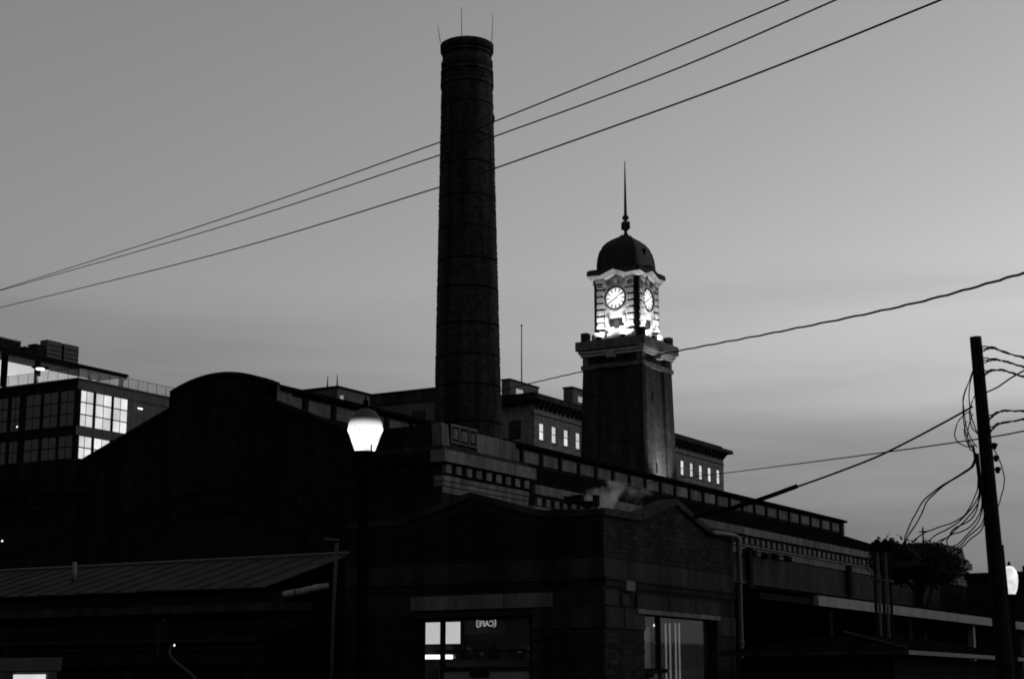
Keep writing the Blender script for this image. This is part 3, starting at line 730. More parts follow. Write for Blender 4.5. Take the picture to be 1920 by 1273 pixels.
box('counter_body', -20.9, -18.3, 31.7, 32.3, .08, 2.42, ROOMW, ct_); box('shelf', -20.9, -18.6, 31.58, 31.69, 2.58, 2.62, STEELD, ct_); box('tile_back', -20.9, -18.0, 32.3, 32.36, 2.0, 3.0, ROOMW, ct_)
cl_ = thing('fill_panel', (-18.6, 32.6, 3.36), 'added glowing fill panel in the cafe, out of view above the front window', 'fill panel')  # unseen glowing panel, added to brighten the room
box('fill_face', -19.1, -18.1, 32.3, 32.9, 3.40, 3.43, glow('fill_glow', 5.0), cl_); box('fill_rim', -19.15, -18.05, 32.25, 32.95, 3.432, 3.448, STEELD, cl_)
for i_, (x_, h_, w_) in enumerate(((-20.3, .3, .12), (-20.0, .22, .1), (-19.6, .34, .14), (-19.1, .2, .2), (-18.8, .28, .1))):
    jr = lathe('canister', [(w_*.8, 0), (w_, .02), (w_, h_*.7), (w_*.5, h_*.85), (w_*.5, h_)], (x_, 31.9, 2.42), 12, (STONE, PAINTW, STEELD)[i_ % 3]); tag(jr, '%s canister along the cafe counter behind the front window' % ('first', 'second', 'third', 'fourth', 'fifth')[i_], 'canister', 'canisters on the cafe counter')
# neon sign, seen from behind
a = at(894, 1161, y=32.2); b = at(929, 1175, y=32.2)
ns = thing('neon_sign', (.5*(a.x+b.x), 32.2, b.z), 'small neon CAFE sign seen back to front through the window', 'sign')
xl, xr, zb, zt = a.x, b.x, b.z, a.z
for xe, sgn in ((xl, 1), (xr, -1)):
    tube('neon_border', [(xe+sgn*.05, 32.2, zt), (xe, 32.2, zt-.02), (xe, 32.2, zb+.02), (xe+sgn*.05, 32.2, zb)], .012, NEON, ns, 6)
fc = bpy.data.curves.new('letters', 'FONT'); fc.body = 'CAFE'; fc.size = (zt-zb)*1.02; fc.extrude = .006; fc.align_x = 'CENTER'; fc.offset = .003
fo = bpy.data.objects.new('letters_tmp', fc); col.objects.link(fo)
bpy.context.view_layer.update()
me = bpy.data.meshes.new_from_object(fo.evaluated_get(bpy.context.evaluated_depsgraph_get())); bpy.data.objects.remove(fo)
me.materials.clear(); me.materials.append(NEON)
for v in me.vertices: v.co = Vector((-v.co.x, -v.co.z, v.co.y))
lo_ = bpy.data.objects.new('lettering', me); link(lo_, ns); lo_.location = Vector(((xl+xr)/2, 32.2, zb+.02))-ORG[ns.name]
box('backing_wire', xl, xr, 32.215, 32.225, zt+.0, zt+.012, IRON, ns)
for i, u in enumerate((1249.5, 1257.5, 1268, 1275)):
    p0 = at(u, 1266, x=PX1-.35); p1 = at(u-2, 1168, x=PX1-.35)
    sp_ = tube('glow_slat', [(p0.x, p0.y, p0.z-.3), (p0.x, p0.y, p1.z)], .018, SLATGLOW, None, 8)
    tag(sp_, '%s of four thin vertical blind slats behind the side window, their light put in as glow' % ('first', 'second', 'third', 'fourth')[i], 'blind slat', 'blind slats in the side window')
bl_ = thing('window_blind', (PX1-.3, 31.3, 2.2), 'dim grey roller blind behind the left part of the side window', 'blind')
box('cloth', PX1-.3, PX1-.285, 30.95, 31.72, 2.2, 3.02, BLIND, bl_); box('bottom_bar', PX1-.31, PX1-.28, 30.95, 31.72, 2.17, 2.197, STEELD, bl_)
for (u, v, w, which) in ((1206, 1170, .055, 'larger'), (1227, 1172, .03, 'smaller')):
    p = at(u, v, x=-15.95)
    w *= .8
    lb = lathe('bulb', [(.01, -w), (w*.8, -w*.6), (w, 0), (w*.7, w*.7), (.02, w)], p, 10, BULB); tag(lb, '%s bare bulb glowing just inside the side window' % which, 'bulb', 'bulbs inside the side window')

# downpipe on the end of the pavilion, mast on the other end
dp = thing('downpipe', (-15.33, 35.2, 0), 'pale metal downpipe with elbow at the far end of the brick pavilion', 'pipe')
tube('pipe', smooth_path([(-15.40, 33.9, 5.09), (-15.36, 34.9, 5.11), (-15.33, 35.16, 5.03), (-15.33, 35.2, 4.7), (-15.33, 35.2, 2.0), (-15.33, 35.2, .0)], 6), .055, GALV, dp, 10)
for z in (4.05, 2.75): lathe('joint_collar', [(.05, 0), (.075, .01), (.075, .07), (.05, .08)], (-15.33, 35.2, z), 12, GALV, dp)
ms = thing('vent_mast', (-21.68, 28.97, 0), 'thin pale vent pipe with a T-shaped top beside the low tin roof', 'pipe')
tube('pipe', [(-21.74, 28.94, 0), (-21.71, 28.96, 3.4), (-21.67, 28.98, 4.78)], .035, GALV, ms, 8)
tube('top_arm', [(-21.9, 28.86, 4.86), (-21.63, 29.0, 4.83)], .03, GALV, ms, 8)
# things on the pavilion roof
for i, (u, v, w, h) in enumerate(((1066, 944, .16, .12), (1084, 943, .2, .14), (1104, 951, .26, .1), (1118, 949, .1, .2))):
    p = at(u, v, d=34.6)
    rv = thing('roof_vent', (p.x, p.y, 4.75), '%s of four small dark boxes on stalks behind the front parapet' % ('first', 'second', 'third', 'fourth')[i], 'vent', 'vents on the pavilion roof')
    lathe('stalk', [(.035, 0), (.03, p.z-4.75)], (p.x, p.y, 4.75), 8, PAINTD, rv)
    box('hood', p.x-w/2, p.x+w/2, p.y-.07, p.y+.07, p.z, p.z+h, PAINTD, rv, .012)
    box('hood_lip', p.x-w/2-.02, p.x+w/2+.02, p.y-.09, p.y+.09, p.z+h+.003, p.z+h+.02, STONED, rv)

# ------------------------------------------------------------------ arcade running on behind the pavilion (right)
ar = thing('market_arcade', (-18, 48, 0), 'open market arcade with pale fascia running off to the right', 'arcade')
box('fascia', -15.35, -15.2, 39.6, 60, 3.78, 4.02, PAINTW, ar)
box('soffit', -21.0, -15.36, 36.4, 60, 3.8, 3.95, PAINTD, ar)
prism('roof', [(-15.3, 4.03), (-21.0, 4.03), (-21.0, 4.5)], 'y', 36.4, 60, SLATE, ar)
for y in (41, 47.1, 53.2, 59.3):
    box('post', -15.6, -15.42, y-.09, y+.09, 0, 3.78, PAINTW if y > 50 else PAINTD, ar)
box('rear_wall', -21.2, -21.0, 36.4, 60, 0, 3.9, BRICK, ar)

# low hipped kiosk roof in front of it
kx, ky, kz = -10.7, 32.4, 2.5
kr = thing('kiosk', (-12.6, 35.5, 0), 'low kiosk with hipped roof and pale eaves board below the utility pole', 'kiosk')
box('eaves_board', -14.6, kx-.03, ky-.02, ky+.05, kz-.06, kz+.02, STONED, kr)
box('eaves_board', kx-.05, kx+.02, ky+.055, 42.5, kz-.06, kz+.02, GALV, kr)
mesh('hipped_roof', [(-14.6, ky, kz+.03), (kx, ky, kz+.03), (kx, 42.5, kz+.03), (-14.6, 42.5, kz+.03), (-12.65, ky+1.9, kz+.42), (-12.65, 40.6, kz+.42)], [(0, 1, 4), (1, 2, 5, 4), (2, 3, 5), (3, 0, 4, 5), (0, 3, 2, 1)], SLATE, kr)
tube('hip_ridge', [(kx-.02, ky+.02, kz+.06), (-12.65, ky+1.9, kz+.45)], .03, TINROOF, kr)
box('walls', -14.3, kx-.4, ky+.4, 42.1, 0, kz-.08, STEELD, kr)
# riser conduits standing behind the kiosk
rc = thing('conduit_riser', (-12.6, 36.75, 0), 'bundle of five vertical conduits ending in hooded weatherheads', 'conduit')
for i, u in enumerate((1641, 1648, 1656, 1663, 1670)):
    p = at(u, 1100, d=38)
    tube('conduit', [(p.x, p.y, 0), (p.x, p.y, 4.78+.06*(i % 2))], .035, GALV if i % 2 else STEELD, rc, 8)
    lathe('weatherhead', [(.05, 0), (.09, .03), (.1, .1), (.06, .19), (.02, .22)], (p.x, p.y, 4.76+.06*(i % 2)), 10, IRON, rc)
p = at(1655, 1087, d=37.9); q = at(1636, 1085, d=37.9); r_ = at(1675, 1090, d=37.9)
tube('strap', [q, p, r_], .02, GALV, rc)

# ------------------------------------------------------------------ low tin-roofed market shed (left)
sh = thing('market_shed', (-29, 30.5, 0), 'long low market shed with weathered tin roof and gutters', 'shed')
# tin sheets, each a slightly lifted panel with a standing seam
xs = [-38+i*.62 for i in range(24)]
for i, x in enumerate(xs[:-1]):
    x1 = min(xs[i+1], -23.5); 
    def rz(y): return 3.97+(y-29.25)*(4.85-3.97)/(32.22-29.25)
    lift = random.uniform(0, .012); ye = 29.22+random.uniform(-.04, .03)
    vs = [(x+.012, ye, rz(ye)+lift), (x1-.012, ye, rz(ye)+lift), (x1-.012, 32.15, rz(32.15)), (x+.012, 32.15, rz(32.15))]
    vs += [(a, b, c-.03) for a, b, c in vs]
    mesh('roof_sheet', vs, [(0, 1, 2, 3), (4, 7, 6, 5), (0, 4, 5, 1), (1, 5, 6, 2), (2, 6, 7, 3), (3, 7, 4, 0)], TINROOF, sh)
    mesh('seam', [(x+dx, y, rz(y)+dz) for y in (29.25, 32.1) for dx, dz in ((-.016, -.02), (.016, -.02), (.016, .035), (-.016, .035))], [(0, 1, 2, 3), (4, 7, 6, 5), (0, 4, 5, 1), (1, 5, 6, 2), (2, 6, 7, 3), (3, 7, 4, 0)], TINROOF, sh)
tube('ridge_cap', [(-38.2, 32.24, 4.87), (-23.3, 32.24, 4.87)], .05, GALV, sh, 8)
box('eaves_beam', -38, -23.5, 29.4, 29.6, 3.5, 3.86, PAINTD, sh)
box('eaves_beam', -38, -22.6, 29.25, 29.38, 3.45, 3.62, STONED, sh)
box('rear_wall', -38, -23.6, 31.9, 32.1, 0, 4.7, BRICK, sh)
# lower lean-to with two gutters
prism('lean_to_roof', [(27.45, 2.84), (29.5, 3.3), (29.5, 3.24), (27.45, 2.78)], 'x', -38, -22.3, SLATE, sh)
for z, y, r in ((2.76, 27.4, .055), (2.62, 27.5, .05)): tube('gutter', [(-38, y, z), (-22.4, y, z)], r, STEELD if z > 2.7 else PAINTD, sh, 8)
box('lean_to_fascia', -38, -22.4, 27.56, 27.62, 2.3, 2.85, PAINTD, sh)
for x in (-34, -30.5, -26.2, -22.9): box('post', x-.08, x+.08, 27.7, 27.86, 0, 2.35, PAINTD, sh)
stb = thing('vent_stub', (-30.68, 30.5, 4.35), 'short pale vent pipe standing up from the tin roof', 'pipe')
tube('pipe', [(-30.67, 30.5, 4.38), (-30.69, 30.5, 4.83)], .05, PAINTW, stb, 10); lathe('flashing', [(.1, 0), (.06, .08)], (-30.67, 30.5, 4.33), 10, TINROOF, stb)
gs = thing('gooseneck_vent', (-24.97, 27.35, 2.6), 'dark gooseneck vent pipe curving over the lower gutter', 'pipe')
tube('pipe', smooth_path([(-24.97, 27.3, 2.4), (-24.97, 27.3, 3.0), (-24.95, 27.3, 3.12), (-24.88, 27.3, 3.19), (-24.8, 27.3, 3.2)], 6), .04, STONED, gs, 8)
sp2 = thing('gutter_spout', (-24.6, 27.4, 2.0), 'bent pale spout dropping from the lower gutter', 'pipe')
tube('pipe', smooth_path([(-24.66, 27.36, 2.68), (-24.66, 27.33, 2.52), (-24.5, 27.33, 2.36), (-24.1, 27.33, 2.12), (-23.8, 27.33, 1.9)], 6), .03, GALV, sp2, 8)
tp = thing('rolled_awning', (-22.4, 28.9, 3.7), 'pale canvas awning rolled up under the end of the tin roof', 'awning')
pth = smooth_path([at(533, 1114, y=28.9), at(552, 1111, y=28.9), at(585, 1104, y=28.9), at(614, 1097, y=28.9)], 5)
o = tube('canvas_roll', pth, .07, CANVAS, tp, 10)
for v in o.data.vertices: v.co += Vector((random.uniform(-.01, .01), random.uniform(-.01, .01), random.uniform(-.015, .015)))
tube('tie_cord', [at(552, 1104, y=28.82), at(553, 1121, y=28.82)], .01, IRON, tp)
# sign board and lit stall front at the bottom left corner
sg = thing('stall_sign', (-27.6, 26.2, 2.1), 'plain pale sign board hung below the gutter at bottom left', 'sign')
a = at(5, 1233, y=26.2); b = at(112, 1257, y=26.2)
box('board', a.x-.6, b.x, 26.2, 26.24, b.z, a.z, CONC, sg); box('edge_trim', a.x-.6, b.x, 26.17, 26.195, b.z-.02, b.z, STEELD, sg)
for x in (a.x+.1, b.x-.1): box('hanger', x-.015, x+.015, 26.21, 26.23, a.z, 2.7, STEELD, sg)
a = at(25, 1264, y=26.8); b = at(82, 1300, y=26.8)
ls = thing('lit_stall_window', (a.x, 26.8, b.z), 'bright stall window showing just above the bottom left edge', 'window')
box('pane', a.x, b.x, 26.8, 26.83, b.z, a.z, LITPANE, ls); box('frame', a.x-.5, b.x+.25, 26.85, 26.9, b.z-.2, a.z+.1, CONC, ls)
for (u, v, lab) in ((4, 1014, 'tiny bright lamp at the far left edge above the tin roof'), (327, 1209, 'tiny bright lamp at the lower gutter beside the gooseneck vent')):
    p = at(u, v, y=27.32 if v > 1100 else 57.5)
    lb = lathe('small_lamp', [(.005, -.02), (.016, -.012), (.018, .005), (.005, .02)] if v > 1100 else [(.01, -.04), (.04, -.02), (.04, .02), (.01, .05)], p, 8, BULB); tag(lb, lab, 'lamp')

# ------------------------------------------------------------------ modern block at the left
LX, LY = -110.16, 108.8
mb = thing('apartment_block', (LX-6, LY+8, 0), 'modern dark framed block with gridded windows and roof terrace', 'building')
FL = [(21.95, 24.05), (24.86, 28.1), (18.9, 21.2)]
box('core', LX-13.5, LX-.5, LY+.5, LY+22, 0, 28.3, PAINTD, mb)
def wgrid(face, t0, t1, z0, z1, lit, nz, par):
    """window of two panes across, nz high; face 'f' = -y, 's' = +x"""
    m = LITPANE if lit else GLASSB
    fr = .085
    def bx(nm, a, b, c, d, o0, o1, mm, p):
        return box(nm, a, b, LY-o1, LY-o0, c, d, mm, p) if face == 'f' else box(nm, LX+o0, LX+o1, a, b, c, d, mm, p)
    w = bx('window', t0, t1, z0, z1, -.13, -.10, STEELD, par)
    for i in range(2):
        for j in range(nz):
            a = t0+(t1-t0)*i/2+fr*.6; b = t0+(t1-t0)*(i+1)/2-fr*.6; c = z0+(z1-z0)*j/nz+.055; d = z0+(z1-z0)*(j+1)/nz-.055
            bx('pane', a, b, c, d, -.095, -.07, m, w)
    return w
# frame of piers and floor beams
for (z0, z1) in ((28.12, 28.95), (24.08, 24.84), (21.2, 21.92), (17.9, 18.88)):
    box('floor_beam', LX-13.5, LX-.02, LY, LY+.5, z0, z1, STEELD, mb)
    box('floor_beam', LX-.5, LX, LY+.02, LY+22, z0, z1, CONC, mb)
box('terrace_slab', LX-13.5, LX+.15, LY-.15, LY+22, 28.96, 29.1, CONC, mb)
for (a, b) in ((-110.16-.38, -110.16-.03), (-112.55-.0, -112.28), (-114.7, -114.36), (-117.35, -116.55), (-118.85, -118.45), (-120.6, -120.2), (-122.5, -122.1)):
    box('pier', a, b, LY+.03, LY+.5, 17.9, 28.12, STEELD, mb)
for (a, b) in ((LY+.04, LY+.34), (LY+2.06, LY+2.34), (LY+4.32, LY+4.58), (LY+6.38, LY+7.0), (LY+12.0, LY+12.5)):
    box('pier', LX-.5, LX-.03, a, b, 17.9, 28.12, CONC if a < LY+.1 or a > LY+6 else STEELD, mb)
for i, (z0, z1) in enumerate(FL):
    nz = (2, 3, 2)[i]
    for (a, b) in ((-112.28, -110.54), (-114.36, -112.55), (-116.55, -114.7), (-118.45, -117.35), (-120.2, -118.85), (-122.1, -120.6)):
        wgrid('f', a, b, z0, z1, False, nz, mb)
    for (a, b) in ((LY+.34, LY+2.06), (LY+2.34, LY+4.32), (LY+4.58, LY+6.38)):
        wgrid('s', a, b, z0, z1, True, nz, mb)
box('blank_wall', LX-.4, LX-.1, LY+7.02, LY+22, 17, 28.1, CONC, mb)
# terrace: canopy on posts, lit glazing behind, glass railing
CXE = -119.4; CT = 32.7                    # edge and top of the canopy
cy0, cy1 = at(4, 640, x=CXE).y, at(238, 703, x=CXE).y
box('canopy', CXE-8, CXE+.25, cy0, cy1, CT-.22, CT, STEELD, mb)
box('canopy_beam', CXE-.1, CXE+.12, cy0+.1, cy1-.1, CT-.55, CT-.225, STEELD, mb)
box('canopy_soffit', CXE-7.8, CXE-.12, cy0+.1, cy1-.2, CT-.31, CT-.23, CONC, mb)
for u, w_ in ((8, .3), (70, .26), (169, .16), (229, .16)):
    y = at(u, 700, x=CXE).y
    box('canopy_post', CXE-.16, CXE+.09, y-w_, y+w_, 29.1, CT-.56, IRON, mb)
y = cy0+.2
while y < cy1-1.6:
    box('lounge_pane', CXE-3.5, CXE-3.44, y, y+1.5, 29.15, CT-.34, LITPANE2, mb); y += 1.54
for i in range(8):
    x1 = LX-i*1.25
    box('railing_post', x1-.025, x1+.0, LY-.03, LY+.01, 29.1, 30.02, STEELD, mb)
    box('railing_pane', x1-1.2, x1-.05, LY-.02, LY-.005, 29.15, 29.98, GLASSR, mb)
for i in range(16):
    y = LY+.05+i*1.25
    box('railing_post', LX-.01, LX+.03, y-.025, y, 29.1, 30.02, STEELD, mb)
    box('railing_pane', LX+.005, LX+.02, y+.03, y+1.2, 29.15, 29.98, GLASSR, mb)
tube('handrail', [(LX-12, LY-.01, 30.03), (LX+.01, LY-.01, 30.03), (LX+.01, LY+20.5, 30.03)], .025, STEELD, mb)
# plant on the canopy roof
for i, (u0, u1, v0, v1, dy, m, lab) in enumerate(((0, 40, 634, 650, 0, WHITE, 'rounded pale roof unit at the left edge of the terrace canopy'), (46, 64, 651, 668, 1, PAINTD, 'small low dark roof unit on the terrace canopy'), (66, 84, 646, 668, 2, PAINTD, 'middle dark roof unit on the terrace canopy'), (88, 148, 643, 678, 3, CONC, 'wide louvred air handler on the terrace canopy'))):
    x = CXE-2.5
    a = at(u0, (v0+v1)/2, x=x); b = at(u1, (v0+v1)/2, x=x); zt = at((u0+u1)/2, v0, x=x).z
    t = thing('roof_unit', (x, (a.y+b.y)/2, CT), lab, 'roof unit', 'plant on the terrace canopy')
    if i == 3:
        ym = (a.y+b.y)/2
        for (ya, yb) in ((a.y, ym-.15), (ym+.15, b.y)):
            c_ = box('cabinet', x-1, x, ya, yb, CT+.08, zt, m, t, .04)
            for q in range(5): box('louvre', x+.005, x+.04, ya+.1, yb-.1, CT+.15+q*(zt-CT-.3)/5, CT+.15+q*(zt-CT-.3)/5+.08, STEELD, c_)
        box('duct', x-.9, x-.1, ym-.145, ym+.145, CT+.03, zt-.05, IRON, t)
        box('rail_base', x-1, x+.02, a.y, b.y, CT, CT+.075, STEELD, t)
    else:
        box('cabinet', x-1, x, a.y, b.y, CT+.08, zt-.15, PAINTD, t, .05); box('cap', x-1.05, x+.05, a.y-.05, b.y+.05, zt-.145, zt, m, t, .05); box('foot', x-.9, x-.1, a.y+.1, b.y-.1, CT, CT+.075, IRON, t)
p = at(74, 716, x=CXE+.9)
ph = thing('patio_heater', (p.x, p.y, 29.1), 'patio heater with glowing head and pale self-lit body on the roof terrace', 'heater')
lathe('body', [(.32, 0), (.32, .1), (.16, .2), (.22, 1.2), (.26, 1.4)], (p.x, p.y, 29.1), 12, LITPANE, ph)  # brightness of the body is put in as glow
lathe('stem', [(.06, 0), (.06, .6)], (p.x, p.y, 30.5), 8, IRON, ph); lathe('burner', [(.1, 0), (.4, .06), (.4, .2), (.1, .22)], (p.x, p.y, 31.1), 12, BULB, ph); lathe('dish', [(.8, 0), (.78, .06), (.1, .2)], (p.x, p.y, 31.35), 16, IRON, ph)
for (u, v, lab) in ((32, 800, 'tiny lamp showing in a dark window of the modern block'), (263, 766, 'bright wall lamp on the blank side of the modern block')):
    p = at(u, v, x=LX+.12) if u > 200 else at(u, v, y=LY-.1)
    t = thing('wall_lamp', p, lab, 'lamp'); box('lens', p.x-.06, p.x+.06, p.y-(.3 if u > 200 else .05), p.y+(.3 if u > 200 else .05), p.z-.07, p.z+.07, BULB, t, .03); box('bracket', p.x-.2, p.x-.1, p.y-.06, p.y+.06, p.z-.03, p.z+.16, IRON, t)

# ------------------------------------------------------------------ bracketed office block behind the tower
BX, BY = -85.63, 146.87
ob = thing('office_block', (BX-6, BY+20, 0), 'tan brick block with bracketed cornice and lit sash windows behind tower', 'building')
BYE = 192.7
box('side_wall', BX-.45, BX, BY+.0, BYE, 0, 26.2, TANBR, ob)
box('front_wall', BX-12, BX-.46, BY+.02, BY+.5, 0, 30.2, TANBR, ob)
box('rear_wall', BX-12, BX-.46, BYE-.5, BYE, 0, 30.2, TANBR, ob)
wz0, wz1 = 26.62, 28.36
wys = [147.85+i*2.52 for i in range(18)]
wys = [y for y in wys if y < BYE-1.5]
yprev = BY
for y in wys:
    box('wall_pier', BX-.45, BX-.002, yprev, y, 26.2, 28.6, TANBR, ob); yprev = y+1.12
    w = box('window', BX-.26, BX-.22, y, y+1.12, wz0, wz1, STEELD, ob)
    for (c, d) in ((wz0+.05, (wz0+wz1)/2-.04), ((wz0+wz1)/2+.04, wz1-.05)): box('sash_pane', BX-.215, BX-.2, y+.06, y+1.06, c, d, LITPANE, w)
    box('sill', BX-.21, BX+.08, y-.08, y+1.2, wz0-.13, wz0-.005, STONE, ob)
    box('sill_wall', BX-.45, BX-.004, y, y+1.12, 26.2, wz0-.14, TANBR, ob)
    box('head_wall', BX-.45, BX-.004, y, y+1.12, wz1+.01, 28.6, TANBR, ob)
box('wall_pier', BX-.45, BX-.002, yprev, BYE, 26.2, 28.6, TANBR, ob)
box('frieze', BX-.45, BX+.02, BY-.02, BYE, 28.61, 29.55, TANBR, ob)
box('string_course', BX-.3, BX+.1, BY-.1, BYE+.1, 29.05, 29.15, STONED, ob)
box('cornice_bed', BX-.4, BX+.25, BY-.2, BYE+.2, 30.1, 30.3, STONED, ob)
box('bracket_wall', BX-.4, BX+.01, BY, BYE, 29.56, 30.1, TANBR, ob)
y = BY+.1
while y < BYE:
    prism('bracket', [(BX, 29.6), (BX+.25, 29.75), (BX+.75, 30.28), (BX+.75, 30.4), (BX, 30.4)], 'y', y, y+.32, STONED, ob); y += .92
box('cornice', BX-.5, BX+.95, BY-.9, BYE+.9, 30.42, 30.85, STONED, ob)
box('parapet', BX-.45, BX-.1, BY+.01, BYE, 30.86, 31.35, PAINTD, ob)
box('front_cornice', BX-12, BX-.51, BY-.88, BY+.4, 30.21, 30.84, PAINTD, ob)
box('front_parapet', BX-12, BX-.46, BY+.02, BY+.4, 30.86, 31.3, PAINTD, ob)
box('roof_deck', BX-12, BX-.46, BY+.5, BYE-.5, 30.0, 30.15, SLATE, ob)
a = at(955, 790, y=BY); b = at(976, 822, y=BY)
w = box('window', a.x, b.x, BY-.05, BY+.01, b.z, a.z, STEELD, ob); zm = (a.z+b.z)/2
for (c, d) in ((b.z+.06, zm-.05), (zm+.05, a.z-.06)): box('sash_pane', a.x+.06, b.x-.06, BY-.07, BY-.055, c, d, GLASSD, w)
for i, (u0, u1, v0, dd, lab) in enumerate(((940, 956, 711, 178, 'square roof hut left of the flagpole on the office block'), (1056, 1073, 726, 181, 'rounded roof hut beside the clock tower on the office block'))):
    a = at(u0, v0, d=dd); b = at(u1, v0+2, d=dd)
    t = thing('roof_hut', ((a.x+b.x)/2, a.y+1.5, 30.15), lab, 'roof hut', 'huts on the office block roof')
    ln = 6 if i == 0 else 9
    box('walls', a.x, b.x+.3, a.y, a.y+ln, 30.15, a.z-.2, CONC, t, .05); box('roof', a.x-.1, b.x+.4, a.y-.1, a.y+ln+.1, a.z-.19, a.z, STONED, t, .06)
    box('lit_window', b.x+.31, b.x+.34, a.y+1.2, a.y+2.6, a.z-1.5, a.z-.9, LITDIM, t)
fp = thing('flagpole', (*at(978, 718, d=185).xy, 30.1), 'bare thin flagpole on the office roof between chimney and clock tower', 'flagpole')
p = at(978, 612, d=185); q = at(978, 722, d=185)
tube('pole', [(q.x, q.y, 30.1), (q.x, q.y, p.z)], .09, STEELD, fp, 8, .05); lathe('ball', [(.02, -.12), (.14, 0), (.02, .12)], (q.x, q.y, p.z+.1), 10, STEELD, fp)

# ------------------------------------------------------------------ roofs showing over the hall
a = at(695, 742, d=130); b = at(826, 727, d=130)
rb = thing('rear_building', (a.x+2, a.y+5, 0), 'flat-roofed building behind the hall left of the chimney', 'building')
box('walls', a.x, a.x+6.5, a.y, a.y+3, 0, a.z-.9, CONC, rb); box('parapet', a.x-.05, a.x+6.6, a.y-.08, a.y+3.1, a.z-.89, a.z, STONED, rb); box('coping', a.x-.15, a.x+6.7, a.y-.16, a.y+3.2, a.z+.003, a.z+.1, STONED, rb)
for i in range(3): box('window', a.x+1.5+i*2.4, a.x+2.7+i*2.4, a.y-.04, a.y+.0, a.z-3.2, a.z-1.5, GLASSD, rb)
a = at(590, 737, d=140); b = at(653, 728, d=140)
rb = thing('stair_head', (a.x+2, a.y+4, 0), 'stair head building with small roof finials behind the hall roof', 'building')
box('walls', a.x-3, b.x, a.y, a.y+7, 0, b.z-.2, CONC, rb); box('roof', a.x-3.1, b.x+.1, a.y-.1, a.y+7.1, b.z-.19, b.z, PAINTD, rb)
for u in (621, 647):
    p = at(u, 722, d=140); tube('finial', [(p.x, a.y+.2, b.z), (p.x, a.y+.2, b.z+.5), (p.x, a.y+.2, b.z+1.0)], .07, IRON, rb, 8, .02)
p = at(622, 740, y=a.y); box('panel', p.x-.35, p.x+.35, a.y-.05, a.y-.0, p.z-.6, p.z+.55, CONC, rb)
p = at(641, 746, y=a.y); box('lit_window', p.x-.15, p.x+.15, a.y-.05, a.y-.0, p.z-.2, p.z+.2, LITDIM, rb)
c = at(690, 748, d=143)
box('lower_wing', b.x+.12, b.x+.3, a.y+.5, a.y+13, 0, b.z-1.3, CONC, rb)

# ------------------------------------------------------------------ street lamps
def street_lamp(top, k, label, lit=1.0, tilt=True):
    x, y, zt = top
    t = thing('street_lamp', (x, y, 0), label, 'street lamp', 'acorn street lamps')
    zb = zt-.74*k                       # bottom of the globe
    lathe('base', [(.22, 0), (.22, .25), (.17, .3), (.15, .8), (.1, .95), (.085, 1.0)], (x, y, 0), 16, IRON, t)
    lathe('post', [(.085, 0), (.065, zb-1.55), (.075, zb-1.5)], (x, y, 1.0), 16, IRON, t)
    lathe('capital', [(.06, 0), (.09, .04), (.08, .12), (.12*k, .25), (.155*k, .38), (.165*k, .44), (.16*k, .5)], (x, y, zb-.5), 16, IRON, t)
    lathe('refractor', [(.125*k, .0), (.135*k, .02), (.205*k, .22*k), (.232*k, .28*k), (.23*k, .31*k), (.2*k, .36*k), (.15*k, .40*k)], (x, y, zb), 24, LAMPL, t)
    lathe('dome_glass', [(.226*k, .30*k), (.222*k, .36*k), (.19*k, .45*k), (.13*k, .53*k), (.05*k, .57*k)], (x, y, zb), 24, DOMEG, t)
    lathe('finial', [(.055*k, .565*k), (.06*k, .59*k), (.03*k, .62*k), (.04*k, .66*k), (.012*k, .7*k), (.008*k, .745*k)], (x, y, zb), 12, IRON, t)
    # small broken edge of the refractor and a dark seam
    q = Vector((x+.085*ct+.12*st, y+.085*st-.12*ct, zb)); tube('seam_bar', [q+Vector((0, 0, -.02)), q+Vector((0, 0, .07))], .011, IRON, t)
    return t
def dome_glass():
    m = glow('lamp_dome_glass', .5); t = m.node_tree; b = t.nodes['Principled BSDF']      # glass lit from inside, brightest next to the lamp
    tcn = N(t, 'ShaderNodeTexCoord'); sp_ = N(t, 'ShaderNodeSeparateXYZ'); L(t, tcn.outputs['Generated'], sp_.inputs[0])
    mr = N(t, 'ShaderNodeMapRange'); mr.interpolation_type = 'SMOOTHERSTEP'
    for i, v in ((1, 0.0), (2, .55), (3, .95/EV), (4, .006/EV)): mr.inputs[i].default_value = v
    L(t, sp_.outputs[2], mr.inputs[0]); L(t, mr.outputs[0], b.inputs['Emission Strength']); b.inputs['Base Color'].default_value = (.03, .03, .03, 1)
    return m
DOMEG = dome_glass()
p = at(686, 742, d=20)
street_lamp((p.x, p.y, p.z), .9, 'lit acorn-globe street lamp standing in front of the dark hall')
p = at(1895, 1113, d=36)
t = thing('street_lamp', (p.x, p.y, 0), 'smaller lit street lamp with long rounded globe at the right edge', 'street lamp', 'acorn street lamps')
lathe('base', [(.2, 0), (.2, .25), (.14, .3), (.1, .95), (.08, 1.0)], (p.x, p.y, 0), 14, IRON, t)
lathe('post', [(.08, 0), (.06, p.z-1.3)], (p.x, p.y, 1.0), 14, IRON, t)
lathe('capital', [(.06, 0), (.09, .06), (.08, .14), (.12, .26), (.13, .3)], (p.x, p.y, p.z-.31), 14, IRON, t)
lathe('globe', [(.1, 0), (.14, .1), (.165, .25), (.165, .38), (.14, .48), (.09, .55), (.02, .58)], (p.x, p.y, p.z), 20, LAMP2, t)
lathe('finial', [(.05, 0), (.04, .03), (.01, .1)], (p.x, p.y, p.z+.575), 10, IRON, t)
